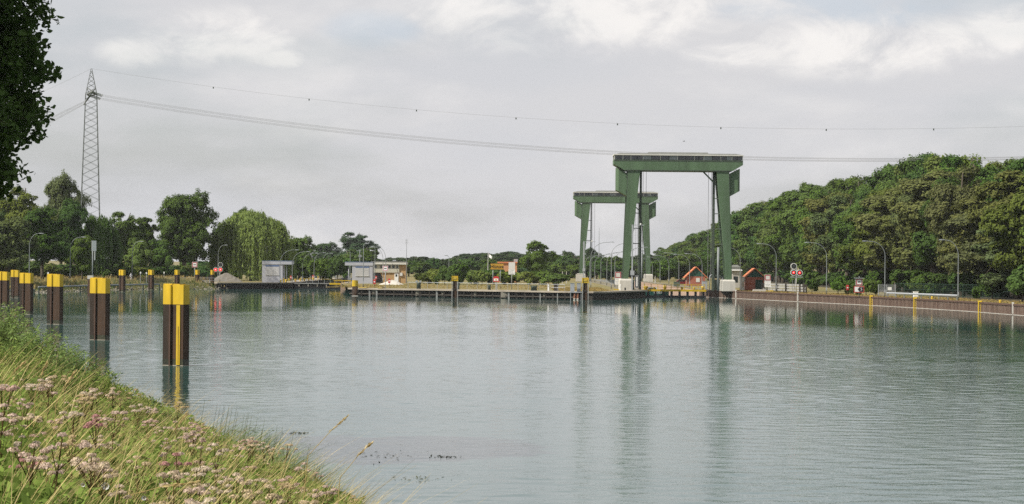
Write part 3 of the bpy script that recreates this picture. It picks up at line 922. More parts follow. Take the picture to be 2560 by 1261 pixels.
for z in (1.98, 2.58):
    MB().box(25.9, 38.4, -0.55, -0.47, z, z + 0.08).build('handrail', 'dull_yellow', gt)
for i, (x, w, h) in enumerate(((26.6, 1.0, 0.75), (30.4, 0.75, 0.9), (33.8, 0.6, 0.6), (36.2, 0.5, 0.6), (28.3, 0.4, 0.5), (37.9, 0.6, 0.85))):
    MB().tube([(x, 0.2, 1.5), (x, 0.2, 1.5 + h * 0.6), (x, 0.2, 1.5 + h)], [w * 0.30, w * 0.5, w * 0.42], 10).build('winch_drum', 'dull_yellow', gt, True)

# ---- boat waiting in the chamber
bt = thing('boat', 'dark green boat with white lettering seen below the gate walkway', 'boat', base(1640, 505, 0))
hull = []
for x, w, zk, zt_ in ((-2.9, 0.9, -0.3, 1.10), (-1.5, 1.3, -0.4, 1.05), (0.5, 1.4, -0.4, 1.05), (1.9, 1.0, -0.35, 1.15), (2.7, 0.15, -0.1, 1.30)):
    hull.append([(x, -w, zt_), (x, -w * 0.8, zk), (x, w * 0.8, zk), (x, w, zt_)])
MB().loft(hull).build('hull', 'boat_green', bt)
MB().box(-2.0, 0.2, -0.9, 0.9, 1.05, 1.75).build('cabin', 'offwhite', bt)
MB().box(-1.7, -0.1, -0.93, -0.905, 1.3, 1.62).build('cabin_window', 'glass', bt)
lt = link('lettering', text_mesh('F 3351', 0.62), 'white', bt)
lt.location = (0.3, -1.44, 0.62)
wb = thing('boat', 'white bow of a small boat at the left end of the gate', 'boat', base(1614, 512, 0))
MB().loft([[(-0.5, -0.5, 1.2), (-0.4, -0.4, -0.2), (0.5, -0.4, -0.2), (0.6, -0.5, 1.2)], [(-0.5, 2.5, 1.1), (-0.4, 2.5, -0.2), (0.5, 2.5, -0.2), (0.6, 2.5, 1.1)]]).build('hull', 'white', wb)
MB().box(-0.35, 0.45, 0.3, 1.8, 1.15, 1.6).build('cabin', 'offwhite', wb)

# ---- small lock gate
sg = thing('lock_gate', 'low dark gate with walkway closing the small lock on the left', 'lock gate', (0, 579, 0))
MB().box(CH_L0 + 0.05, CH_L1 - 0.05, -0.4, 0.4, -1, 0.45).build('gate_leaf', 'black', sg)
MB().box(CH_L0 + 0.05, CH_L1 - 0.05, -0.2, 0.6, 0.45, 1.15).build('gate_panel', 'dark_piling', sg)
MB().box(CH_L0 + 0.05, CH_L1 - 0.05, -0.5, 0.9, 1.15, 1.33).build('walkway', 'timber', sg)
MB().box(-44.0, -41.0, -0.56, -0.505, 1.0, 1.42).build('walkway_edge', 'yellow', sg)
for i in range(9):
    x = CH_L0 + 0.4 + i * 1.42
    MB().box(x - 0.05, x + 0.05, 0.7, 0.8, 1.33, 2.3).build('rail_post', 'pole_grey', sg)
MB().box(CH_L0 + 0.3, CH_L1 - 0.3, 0.72, 0.78, 2.26, 2.32).build('handrail', 'dull_yellow', sg)
for i in range(5):
    x = CH_L0 + 1.5 + i * 2.2
    MB().box(x - 0.12, x + 0.12, -0.42, -0.22, 0.5, 1.1).build('strut', 'stone', sg)
# ================================================================== lamp posts
LAMP_CACHE = {}
def lamp(px, Y, top_py, reach, label, group, z=ZG, bend=2.4, drop=0.0, rot=0.0, r=0.076):
    """arched lamp post; reach > 0 leans to the right, < 0 to the left"""
    p = base(px, Y, z)
    h = round((at(px, top_py, Y).z - z) * 4) / 4
    key = (h, round(reach, 1), bend, r)
    if key not in LAMP_CACHE:
        pts, s = [(0, 0, 0), (0, 0, 1.2), (0, 0, h - bend)], (1 if reach > 0 else -1)
        rx = min(abs(reach) * 0.72, bend * 1.3)
        for i in range(1, 8):
            a = math.pi / 2 * i / 7
            pts.append((s * rx * (1 - math.cos(a)), 0, h - bend + bend * math.sin(a)))
        pts.append((s * (abs(reach) - 0.4), 0, h + 0.04))
        rs = [r * 1.25, r * 1.15] + [r * 0.8] + [r * 0.62] * 7 + [r * 0.5]
        pole = MB().tube(pts, rs, 8).mesh('pole', True)
        xh = s * abs(reach)
        head = MB().loft([[(xh - s * 0.5, -0.08, h + 0.02), (xh - s * 0.5, 0.08, h + 0.02), (xh - s * 0.5, 0.06, h + 0.12), (xh - s * 0.5, -0.06, h + 0.12)],
                          [(xh, -0.16, h - 0.02), (xh, 0.16, h - 0.02), (xh, 0.12, h + 0.16), (xh, -0.12, h + 0.16)],
                          [(xh + s * 0.42, -0.12, h + 0.0), (xh + s * 0.42, 0.12, h + 0.0), (xh + s * 0.42, 0.07, h + 0.12), (xh + s * 0.42, -0.07, h + 0.12)]]).mesh('lamp_head')
        LAMP_CACHE[key] = (pole, head)
    pole, head = LAMP_CACHE[key]
    t = thing('lamp_post', label, 'lamp post', p, rot, group)
    link('pole', pole, 'pole_grey', t)
    link('lamp_head', head, 'pole_grey' if r > 0.07 else 'galv', t)
    MB().box(-0.11, 0.11, -0.14, -0.10, 0.7, 1.25).build('service_door', 'galv', t)
    return t
GR = 'lamp posts along the right bank'
lamp(2395, 372, 603, -2.6, 'arched lamp post at the right end of the crash barrier', GR)
lamp(2212, 400, 603, -3.4, 'arched lamp post at the left end of the crash barrier by the mesh gate', GR)
lamp(2066, 432, 609, -3.6, 'arched lamp post right of the three-lamp signal on the right bank', GR)
lamp(1940, 462, 612, -3.4, 'arched lamp post between the timber fence and the red-framed notice', GR)
lamp(1850, 496, 620, -3.6, 'arched lamp post just left of the nearer brick hut', GR)
for i, (Y, px, ty) in enumerate(((522, 1755, 634), (560, 1724, 637), (600, 1697, 633), (642, 1672, 640), (688, 1650, 644), (740, 1631, 647))):
    w = ('first', 'second', 'third', 'fourth', 'fifth', 'sixth')[i]
    lamp(px, Y, ty, -3.4, f'{w} arched lamp post behind the gate walkway, counted from the right', 'lamp posts along the right chamber wall')
for i, (Y, px, ty) in enumerate(((482, 1566, 618), (537, 1537, 627), (582, 1517, 631), (621, 1502, 634), (666, 1487, 636), (714, 1474, 638), (756, 1463, 640), (800, 1455, 642))):
    w = ('first', 'second', 'third', 'fourth', 'fifth', 'sixth', 'seventh', 'eighth')[i]
    lamp(px, Y, ty, 3.9, f'{w} arched lamp post left of the near gantry leg, counted from the leg', 'lamp posts along the left chamber wall')
lamp(1528, 500, 609, 4.3, 'tall arched lamp post rising beside the red-framed notice on the island', 'tall lamp posts on the island')
lamp(1477, 512, 605, 4.5, 'tallest arched lamp post on the island, left of the red-framed notice', 'tall lamp posts on the island', bend=3.0)
for i, (Y, px, ty, rc) in enumerate(((558, 700, 626, 3.9), (589, 730.5, 631, 3.9), (618, 756, 634, 3.6), (654, 785, 632, 2.8), (683, 805.5, 633, 2.6))):
    w = ('first', 'second', 'third', 'fourth', 'fifth')[i]
    lamp(px, Y, ty, rc, f'{w} arched lamp post right of the left grey shed', 'lamp posts along the small lock', bend=3.0)
lamp(964, 560, 616, -3.0, 'arched lamp post rising behind the white dash sign, right one of a pair', 'lamp posts on the island by the small lock', bend=3.0)
lamp(957, 590, 620, -2.8, 'arched lamp post rising behind the white dash sign, left one of a pair', 'lamp posts on the island by the small lock', bend=3.0)
lamp(908, 480, 611, 0.7, 'straight lamp post in front of the right grey shed', 'lamp posts on the island by the small lock', bend=0.4)
lamp(937, 560, 619, -0.9, 'straight lamp post with flat white head at the corner of the control building', 'lamp posts on the island by the small lock', bend=0.4)
lamp(875, 590, 625, -4.0, 'lamp post with long level arm left of the right grey shed', 'lamp posts on the island by the small lock', bend=0.6)
lamp(840, 720, 674, -2.6, 'short lamp post with white head beyond the small lock', 'lamp posts along the small lock', bend=1.2)
GL = 'lamp posts on the left bank'
lamp(73, 470, 585, 2.3, 'arched lamp post at far left before the pale willow', GL, z=2.5)
lamp(175, 500, 592, 2.8, 'arched lamp post half hidden by the birch-like tree on the left bank', GL, z=2.4)
lamp(330, 545, 604, 2.1, 'arched lamp post behind the cyclist on the left bank', GL, z=2.2)
lamp(545, 600, 614, 1.9, 'lamp post with white head between the dark round tree and the willow', GL)
lamp(1122, 640, 641, -0.9, 'thin distant lamp post standing among the shrubs on the island', 'lamp posts on the island by the small lock', bend=0.5)

# ================================================================== signs and signals
def post_sign(px, Y, z, py0, py1, w, label, kind, name='sign', board2=None, lettering=None, group=None, rot=0.0):
    """square board between image rows py0..py1 on a post"""
    p = base(px, Y, z)
    t = thing(name, label, 'sign', p, rot, group)
    za, zb = at(px, py1, Y).z - z, at(px, py0, Y).z - z
    MB().tube([(0, 0.06, 0), (0, 0.06, zb - 0.05)], 0.06, 8).build('post', 'galv', t, True)
    MB().box(-w / 2, w / 2, -0.03, 0.0, za, zb).build('board', 'offwhite' if kind == 'frame' else 'white', t)
    return t, za, zb
def frame_ring(t, w, za, zb, th, m, y=-0.045):
    e = 0.05
    MB().box(-w / 2 + e, w / 2 - e, y, y + 0.012, zb - e - th, zb - e).box(-w / 2 + e, w / 2 - e, y, y + 0.012, za + e, za + e + th)\
        .box(-w / 2 + e, -w / 2 + e + th, y, y + 0.012, za + e + th, zb - e - th).box(w / 2 - e - th, w / 2 - e, y, y + 0.012, za + e + th, zb - e - th).build('red_border', m, t)
for px, Y, r0, r1, r2, label in ((1545, 490, 680, 695.5, 712, 'red-framed square notice over a text board beside the left plinth'),
                                 (1919, 468, 687, 702, 718, 'red-framed square notice over a text board beside the brick hut')):
    w = 15.5 * Y / FPX
    t, za, zb = post_sign(px, Y, ZG, r0, r1, w, label, 'frame', group='red-framed notices')
    frame_ring(t, w, za, zb, 0.16, 'sign_red')
    zc = at(px, r2, Y).z - ZG
    b2 = MB().box(-w / 2, w / 2, -0.03, 0.0, zc, za - 0.03).build('text_board', 'white', t)
    for k, ww in enumerate((0.42, 0.06, 0.40, 0.30)):
        zz_ = za - 0.2 - k * (za - zc - 0.25) / 4
        MB().box(-ww * w, ww * w, -0.040, -0.031, zz_ - 0.05, zz_).build('text_line', 'pole_grey', b2)
    for s in (-1, 1):
        MB().box(s * 0.35 - 0.04, s * 0.35 + 0.04, 0.0, 0.07, 0, zb - 0.1).build('leg', 'galv', t)
def dash_sign(px, Y, z, py0, py1, label, border):
    w = (py1 - py0) * Y / FPX
    t, za, zb = post_sign(px, Y, z, py0, py1, w, label, 'dash', group='square boards with a black dash')
    frame_ring(t, w, za, zb, 0.13 * w, border)
    zm = (za + zb) / 2
    MB().box(-0.22 * w, 0.22 * w, -0.045, -0.033, zm - 0.07 * w, zm + 0.07 * w).build('dash', 'black', t)
    return t, w, za, zb
M['pink_border'] = mat('faded_pink_border', (0.52, 0.26, 0.29), 0.6, 0.1)
dash_sign(963, 464, ZG, 665, 678.5, 'white board with black dash and faded pink border on the island', 'pink_border')
dash_sign(486.5, 575, ZG, 655.5, 669, 'small white board with black dash above the far dolphins', 'sign_red')
t, w, za, zb = dash_sign(2147.5, 404, ZG, 697, 714, 'white dash board over a red arrow board under a small roof', 'sign_red')
MB().box(-0.8, 0.8, -0.35, 0.3, zb + 0.05, zb + 0.13).build('rain_roof', 'galv', t)
MB().tube([(0, 0, zb + 0.13), (0, 0, zb + 0.4)], 0.05, 6).build('finial', 'galv', t)
z1 = at(2147, 715.5, 404).z - ZG; z0 = at(2147, 732, 404).z - ZG
ab = MB().box(-0.88, 0.86, -0.04, 0.0, z0, z1).build('arrow_board', 'red', t)
MB().box(-0.74, 0.72, -0.055, -0.041, z0 + 0.13, z1 - 0.13).build('white_field', 'white', ab)
zm = (z0 + z1) / 2
MB().prism_y([(-0.25, zm), (0.05, z0 + 0.16), (0.70, z0 + 0.16), (0.70, z1 - 0.16), (0.05, z1 - 0.16)], -0.07, -0.056).build('black_arrow', 'black', ab)
nm = link('numeral', text_mesh('5', 0.62), 'white', ab); nm.location = (0.38, -0.085, zm)

# town sign
Y = 470
p = base(1242, Y, ZG)
t = thing('town_sign', 'yellow place-name sign reading Hünxe on two posts above the pier railing', 'sign', p)
z0, z1 = at(1242, 674.5, Y).z - ZG, at(1242, 659, Y).z - ZG
MB().box(-1.30, 1.28, -0.05, 0.0, z0, z1).build('panel', 'town_yellow', t)
MB().box(-1.30, 1.28, -0.07, -0.051, z1 - 0.05, z1 - 0.01).box(-1.30, 1.28, -0.07, -0.051, z0 + 0.01, z0 + 0.05).build('border', 'dark_timber', t)
lt = link('lettering', text_mesh('H\u00fcnxe', 1.02), 'black', t); lt.location = (-0.02, -0.075, (z0 + z1) / 2 - 0.02)
for x in (-0.78, 0.65):
    MB().tube([(x, 0.06, 0), (x, 0.06, z1 - 0.1)], 0.055, 8).build('post', 'galv', t, True)
# tall information board
p = base(1279, 466, ZG)
t = thing('information_board', 'tall white information board with lines of text beside the place-name sign', 'sign', p)
z0, z1, zmid = at(1279, 687, 466).z - ZG, at(1279, 656, 466).z - ZG, at(1279, 672, 466).z - ZG
MB().box(-0.62, 0.62, -0.05, 0.0, zmid + 0.02, z1).build('blank_panel', 'offwhite', t)
bb = MB().box(-0.62, 0.62, -0.05, 0.0, z0, zmid - 0.02).build('text_panel', 'white', t)
for k in range(5):
    zz_ = zmid - 0.18 - k * 0.22
    MB().box(-0.5, 0.5 - 0.12 * (k % 3), -0.062, -0.051, zz_ - 0.06, zz_).build('text_line', 'pole_grey', bb)
MB().tube([(0, 0.06, 0), (0, 0.06, z1 - 0.2)], 0.07, 8).build('post', 'galv', t, True)
# edge-on board on the left
p = base(231, 440, 1.9)
t = thing('sign', 'white board seen nearly edge-on atop a grey pole on the left bank', 'sign', p)
z0, z1, z2 = at(236, 651, 440).z - 1.9, at(236, 628, 440).z - 1.9, at(236, 602, 440).z - 1.9
MB().tube([(0, 0, -0.3), (0, 0, z2 - 0.2)], 0.11, 8).build('post', 'pole_grey', t, True)
MB().add([(0.10, -1.4, z1), (0.42, 1.4, z1), (0.42, 1.4, z2), (0.10, -1.4, z2), (0.06, -1.4, z1), (0.38, 1.4, z1), (0.38, 1.4, z2), (0.06, -1.4, z2)],
         [(0, 1, 2, 3), (7, 6, 5, 4), (0, 4, 5, 1), (1, 5, 6, 2), (2, 6, 7, 3), (3, 7, 4, 0)]).build('board', 'white', t)
MB().box(0.30, 0.36, -0.1, 0.9, z0, z1).build('lower_board', 'offwhite', t)

def disc(mb, cx, cz, r, y0, y1, n=10):
    return mb.prism_y([(cx + r * math.cos(2 * math.pi * (k + 0.5) / n), cz + r * math.sin(2 * math.pi * (k + 0.5) / n)) for k in range(n)], y0, y1)
def signal(px, Y, spots, label, post, r_px, lit):
    p = base(px, Y, ZG)
    t = thing('signal', label, 'signal light', p, 0, 'canal traffic signals')
    r = r_px * Y / FPX
    ztop = 0
    for i, (sx, sy, on_) in enumerate(spots):
        q = at(sx, sy, Y); cx, cz = q.x - p.x, q.z - ZG
        ztop = max(ztop, cz)
        b = disc(MB(), cx, cz, r, -0.05, 0.25, 8).build('lamp_housing', 'offwhite', t)
        disc(MB(), cx, cz, r * 0.80, -0.07, -0.051, 8).build('black_face', 'black', b)
        if on_:
            disc(MB(), cx, cz, r * 0.40 * lit, -0.09, -0.071, 10).build('red_lens', 'orange_glass', b)
            disc(MB(), cx, cz, r * 0.15 * lit, -0.10, -0.0905, 8).build('lens_centre', 'lit_white', b)
        else:
            disc(MB(), cx, cz, r * 0.38, -0.09, -0.071, 10).build('dark_lens', 'glass', b)
    MB().tube([(post, 0.2, 0), (post, 0.2, ztop)], 0.10, 8).build('post', 'offwhite', t, True)
    return t
s1 = signal(1990.5, 446, ((1984.5, 666, False), (1984, 682, True), (1999, 682.5, True)), 'three-lamp signal with two red lights on the right bank quay', 0.0, 8.2, 1.0)
p = base(1990.5, 446, ZG)
za = at(1990, 692, 446).z - ZG
MB().box(-1.0, 1.2, 0.05, 0.6, za - 0.15, za).build('platform', 'galv', s1)
MB().box(-0.72, -0.66, 0.28, 0.34, 0, za).box(-0.36, -0.30, 0.28, 0.34, 0, za).build('ladder', 'pole_grey', s1)
s2 = signal(547, 572, ((551, 662.3, False), (539, 674.5, True), (551, 674.5, True)), 'three-lamp signal with two bright red lights beside the sand heap', 0.2, 6.4, 1.5)

# ================================================================== sheds and buildings
def shed(x0, x1, roof_x0, roof_x1, Y, py_top, label, inner):
    p = base((x0 + x1) / 2, Y, ZG)
    t = thing('shed', label, 'shed', p, 0, 'grey gate machinery sheds')
    k = Y / FPX
    hw = (x1 - x0) / 2 * k
    h = at((x0 + x1) / 2, py_top, Y).z - ZG
    cx = (x0 + x1) / 2
    MB().box(-hw, hw, 0, 6, 0, h - 0.9).build('wall', 'shed_wall', t)
    rf = MB().box((roof_x0 - cx) * k, (roof_x1 - cx) * k, -0.15, 6.2, h - 0.9, h - 0.12).build('roof', 'shed_wall', t)
    MB().box((roof_x0 - cx) * k - 0.03, (roof_x1 - cx) * k + 0.03, -0.18, 6.25, h - 0.12, h).build('roof_trim', 'shed_blue', rf)
    sh = MB()
    n = 9
    sw = hw * 0.66
    MB().box(-sw, sw, -0.06, -0.004, h - 1.42, h - 1.12).build('blue_lintel', 'shed_blue', t)
    for i in range(n):
        z = 1.9 + (h - 1.45 - 1.9) * i / n
        MB().box(-sw, sw, -0.05, -0.006, z, z + (h - 3.35) / n - 0.035).build('shutter_slat', 'shutter', t)
    MB().box(-sw - 0.05, sw + 0.05, -0.14, -0.004, 1.74, 1.86).build('sill', 'offwhite', t)
    side = 1 if inner > 0 else -1
    MB().box(side * hw - 0.004 if side > 0 else -hw - 0.05, side * hw + 0.05 if side > 0 else -hw + 0.004, 1.2, 2.4, 0.02, 2.3).build('side_door', 'pole_grey', t)
    MB().tube([(side * (hw + 0.9), 1.0, 0), (side * (hw + 0.9), 1.0, h - 0.9)], 0.1, 8).build('roof_post', 'shed_wall', t, True)
    return t
shed(655, 706, 655, 729, 578, 652, 'grey box shed with overhanging roof left of the small lock', 1)
shed(880, 931, 862, 932, 572, 655, 'grey box shed with overhanging roof on the island, beside the control building', -1)

# control building
Y = 592
p = base(974, Y, ZG)
t = thing('control_building', 'two-storey ochre brick control building with flat white roof', 'building', p)
k = Y / FPX
def X(px): return (px - 974) * k
def Zp(py): return at(974, py, Y).z - ZG
MB().box(X(934), X(1014), 0.0, 7.0, 0, Zp(662)).build('wall', 'ochre_brick', t)
rf = MB().box(X(927), X(1016), -0.7, 7.5, Zp(661.5), Zp(655)).build('roof', 'roof_edge', t)
MB().box(X(927) - 0.02, X(1016) + 0.02, -0.73, 7.53, Zp(656), Zp(653.4)).build('roof_trim', 'roof_grey', rf)
MB().box(X(981), X(989), 1, 2, Zp(653), Zp(650)).build('roof_hatch', 'galv', rf)
MB().box(X(934.3), X(998), -0.25, -0.01, Zp(682), Zp(672.5)).build('balcony_front', 'render_wall', t)
MB().box(X(934.3), X(998), -0.14, -0.012, Zp(672.3), Zp(662.3)).build('window_band', 'render_wall', t)
for a, b in ((935, 942), (950, 955), (958, 966), (969.5, 977), (979.5, 987), (989.5, 996)):
    f = MB().box(X(a), X(b), -0.19, -0.142, Zp(671.8), Zp(663)).build('window', 'offwhite', t)
    MB().box(X(a) + 0.07, X(b) - 0.07, -0.205, -0.192, Zp(671.2), Zp(663.6)).build('pane', 'glass', f)
d = MB().box(X(986), X(996), -0.12, -0.003, 0.02, Zp(684)).build('door', 'white', t)
MB().box(X(988.5), X(993), -0.14, -0.122, Zp(692), Zp(686)).build('pane', 'glass', d)
MB().box(X(999), X(1006), -0.3, -0.01, Zp(690), Zp(682)).build('air_unit', 'offwhite', t)
arch = [(X(934.5), 0.02)] + [(X(955), 0.02)] + [(X(955 - 9 * (1 - math.cos(a))), Zp(696 - 13 * math.sin(a))) for a in (0.0, 0.4, 0.8, 1.2, 1.55)] + [(X(934.5), Zp(683))]
MB().prism_y(arch, -0.05, -0.004).build('arched_opening', 'black', t)
# antenna mast
p = base(1015.5, 588, ZG)
t = thing('antenna_mast', 'slim antenna mast with small aerials at the corner of the control building', 'mast', p)
zt_ = at(1016, 598, 588).z - ZG
MB().tube([(0, 0, 0), (0, 0, zt_ * 0.6), (0, 0, zt_)], [0.09, 0.07, 0.04], 6).build('pole', 'pole_grey', t)
for s in (-0.3, 0.3):
    MB().tube([(s, 0, zt_ - 1.2), (s, 0, zt_ - 0.1)], 0.03, 5).build('aerial', 'galv', t)
for z in (zt_ - 0.3, zt_ - 0.9):
    MB().box(-0.3, 0.3, -0.02, 0.02, z, z + 0.05).build('aerial_arm', 'galv', t)
# siren mast on the right shed
p = base(894.5, 580, ZG)
t = thing('weather_mast', 'thin mast with cross arm rising behind the right grey shed roof', 'mast', p)
zt_ = at(894, 624, 580).z - ZG
MB().tube([(0, 7, 0), (0, 7, zt_)], 0.08, 6).build('pole', 'galv', t)
MB().box(-0.9, 0.3, 6.95, 7.05, zt_ - 0.3, zt_ - 0.22).build('arm', 'galv', t)
MB().box(-0.35, 0.45, 6.9, 7.1, zt_ - 1.9, zt_ - 1.3).build('instrument', 'pole_grey', t)

# orange brick building behind the shrubs
p = base(1270, 640, ZG)
t = thing('brick_building', 'low orange brick building half hidden behind the place-name sign', 'building', p)
k = 640 / FPX
zt_ = at(1270, 655, 640).z - ZG
MB().box(-26 * k, 22 * k, 0, 8, 0, zt_ - 0.35).build('wall', 'orange_brick', t)
MB().box(-27 * k, 23 * k, -0.3, 8.3, zt_ - 0.35, zt_).build('roof', 'tile', t)
MB().box(14 * k, 24 * k, 3, 5, zt_, zt_ + 0.75).build('roof_vent', 'galv', t)
MB().box(-12 * k, 2 * k, -0.05, -0.004, 1.2, 2.6).build('window', 'glass', t)

# brick huts with orange tiled gable roofs, gable towards the camera
def hut(px, Y, w_px, py_eave, py_ridge, label, door):
    p = base(px, Y, ZG)
    k = Y / FPX
    t = thing('brick_hut', label, 'hut', p, 0.0, 'small brick huts with orange roofs')
    hw = w_px / 2 * k
    he, hr = at(px, py_eave, Y).z - ZG, at(px, py_ridge, Y).z - ZG
    D = 4.5
    MB().box(-hw, hw, 0, D, 0, he).build('wall', 'brick', t)
    MB().prism_y([(-hw - 0.02, he), (hw + 0.02, he), (0, hr - 0.15)], -0.04, D + 0.04).build('gable', 'green_board', t)
    for s in (-1, 1):
        ov = 0.55
        a = Vector((s * (hw + ov), 0, he - ov * (hr - he) / hw)); b = Vector((0, 0, hr))
        n = Vector((s * (hr - he), 0, hw)).normalized() * 0.14
        rp = MB().add([(a.x, -0.45, a.z), (b.x, -0.45, b.z), (b.x, D + 0.45, b.z), (a.x, D + 0.45, a.z),
                       (a.x + n.x, -0.45, a.z + n.z), (b.x, -0.45, b.z + n.length * 1.25), (b.x, D + 0.45, b.z + n.length * 1.25), (a.x + n.x, D + 0.45, a.z + n.z)],
                      [(0, 1, 2, 3), (7, 6, 5, 4), (0, 4, 5, 1), (1, 5, 6, 2), (2, 6, 7, 3), (3, 7, 4, 0)]).build('roof_slope', 'tile', t)
        # rows of tiles
        for j in range(7):
            q0, q1 = a.lerp(b, j / 7), a.lerp(b, (j + 0.94) / 7)
            u = n.normalized()
            MB().add([tuple(q0 + u * 0.145 + Vector((0, -0.47, 0))), tuple(q1 + u * 0.145 + Vector((0, -0.47, 0))), tuple(q1 + u * 0.145 + Vector((0, D + 0.47, 0))), tuple(q0 + u * 0.145 + Vector((0, D + 0.47, 0))),
                      tuple(q0 + u * 0.215 + Vector((0, -0.47, 0))), tuple(q1 + u * 0.165 + Vector((0, -0.47, 0))), tuple(q1 + u * 0.165 + Vector((0, D + 0.47, 0))), tuple(q0 + u * 0.215 + Vector((0, D + 0.47, 0)))],
                     [(0, 1, 2, 3), (7, 6, 5, 4), (0, 4, 5, 1), (1, 5, 6, 2), (2, 6, 7, 3), (3, 7, 4, 0)]).build('tile_row', 'tile', rp)
    MB().tube([(-hw - 0.12, -0.1, 0), (-hw - 0.12, -0.1, he - 0.1), (-hw - 0.45, -0.1, he - 0.3)], 0.05, 6).build('drainpipe', 'pole_grey', t)
    if door:
        MB().box(hw * 0.05, hw * 0.85, -0.06, -0.004, 0.02, he - 0.55).build('door', 'fence_green', t)
    else:
        MB().box(hw * 0.0, hw * 0.4, -0.06, -0.004, 0.9, 1.9).build('meter_box', 'offwhite', t)
    return t
hut(1887, 487, 46, 693, 673, 'nearer brick hut with orange roof and green gable on the right bank', True)
hut(1740, 590, 46, 691, 669, 'farther brick hut with orange roof seen above the gate walkway', False)
# cream block added for the hut's side wall, sunlight put into its colour
t = thing('sunlit_wall_block', 'tall cream block with a narrow slot, added for the sunlit side wall of the nearer brick hut', 'cabinet', base(1856, 486, ZG))
MB().box(-0.36, 0.42, 0, 1.2, 0.02, 2.75).build('box_body', 'plinth', t)
MB().box(0.05, 0.2, -0.02, -0.003, 0.8, 1.7).build('slot', 'ochre_brick', t)
MB().box(-0.42, 0.48, -0.06, 1.26, 2.75, 2.85).build('lid', 'roof_edge', t)
# grey kiosk with flat tiers behind the right gantry leg
t = thing('kiosk', 'small grey kiosk with tiered overhanging roof behind the right gantry leg', 'kiosk', base(1839, 545, ZG))
MB().box(-0.75, 0.85, 0, 2, 0, 3.9).build('wall', 'concrete', t)
MB().loft([rect_at(0, 1, 1.5, 1.5, 3.9), rect_at(0, 1, 1.35, 1.4, 4.15)]).build('canopy', 'offwhite', t)
MB().loft([rect_at(0, 1, 1.0, 1.1, 4.15), rect_at(0, 1, 1.0, 1.1, 4.75), rect_at(0, 1, 0.5, 0.5, 5.2)]).build('roof', 'roof_grey', t)
MB().box(-0.5, 0.5, -0.03, -0.003, 1.2, 2.6).build('window', 'glass', t)

# ================================================================== lock-side equipment
def cabinet(px, Y, w, d, h, m, label, z=ZG, name='equipment_cabinet', cat='cabinet', group=None):
    t = thing(name, label, cat, base(px, Y, z), 0, group)
    MB().box(-w / 2, w / 2, 0, d, 0.06, h).build('box_body', m, t)
    MB().box(-w / 2 - 0.04, w / 2 + 0.04, -0.04, d + 0.04, h, h + 0.06).build('lid', m, t)
    MB().box(-w / 2 + 0.08, w / 2 - 0.08, -0.015, -0.002, 0.2, h - 0.15).build('door', m, t)
    MB().box(-w / 2 + 0.03, w / 2 - 0.03, 0.03, d - 0.03, 0, 0.06).build('foot', 'concrete', t)
    return t
def gauge(px, Y, py0, py1, label):
    t = thing('gauge_board', label, 'gauge board', base(px, Y, ZG), 0, 'water gauge boards')
    z0, z1 = at(px, py1, Y).z - ZG, at(px, py0, Y).z - ZG
    MB().box(-0.38, 0.38, 0, 0.08, z0, z1).build('frame', 'galv', t)
    MB().box(-0.30, 0.30, -0.02, -0.002, z0 + 0.07, z1 - 0.07).build('black_panel', 'black', t)
    MB().box(-0.12, 0.13, -0.04, -0.022, z0 + 0.28, z1 - 0.25).build('white_scale', 'white', t)
    MB().box(-0.06, 0.06, 0.0, 0.08, 0, z0).build('post', 'galv', t)
gauge(1592, 470, 689, 720, 'upright white gauge strip in a black frame beside the left guide column')
gauge(1806, 482.5, 691.5, 722, 'upright white gauge strip in a black frame beside the right plinth')
cabinet(1791, 486, 1.4, 1.2, 2.1, 'grey_green', 'dark grey-green cabinet at the right end of the gate walkway')
cabinet(1580, 471.5, 0.9, 0.9, 2.0, 'grey_green', 'dark grey-green cabinet behind the left gauge strip')
cabinet(1762, 500, 1.0, 0.8, 1.7, 'galv', 'pale grey cabinet behind the right end of the gate walkway')
cabinet(1692, 560, 1.4, 1.0, 1.1, 'grey_green', 'low grey-green cabinet behind the middle of the gate walkway')
cabinet(1431, 434.5, 0.75, 0.5, 1.55, 'galv', 'left grey cabinet of the pair left of the right-end pile', name='control_cabinet')
cabinet(1447, 435.5, 0.65, 0.5, 1.55, 'galv', 'right grey cabinet of the pair left of the right-end pile', name='control_cabinet')
cabinet(1450, 690, 2.4, 1.2, 2.2, 'plinth', 'white cabinet at the foot of the far gantry')
cabinet(2290, 398, 0.75, 0.6, 0.95, 'white', 'small white cabinet behind the crash barrier')
cabinet(1563, 466.5, 0.28, 0.28, 0.5, 'black', 'small black box on the lamp post before the left plinth', z=ZG)
cabinet(1390, 441.5, 0.85, 0.5, 1.35, 'dark_timber', 'dark bin with black lid near the right end of the railing', name='waste_bin', cat='bin')
# goose-neck pipe
t = thing('vent_pipe', 'grey goose-neck pipe bent over beside the right guide column', 'pipe', base(1774, 488, ZG))
pp = [(0, 0, 0), (0, 0, 2.6)] + [(0.45 - 0.45 * math.cos(a), 0, 2.6 + 0.55 * math.sin(a)) for a in (0.4, 0.9, 1.57, 2.2, 2.8)] + [(0.95, 0, 2.1)]
MB().tube(pp, 0.09, 8).build('pipe', 'galv', t, True)
MB().tube([(0.95, 0, 2.1), (0.97, 0, 1.85)], [0.12, 0.17], 8).build('mouth', 'galv', t, True)
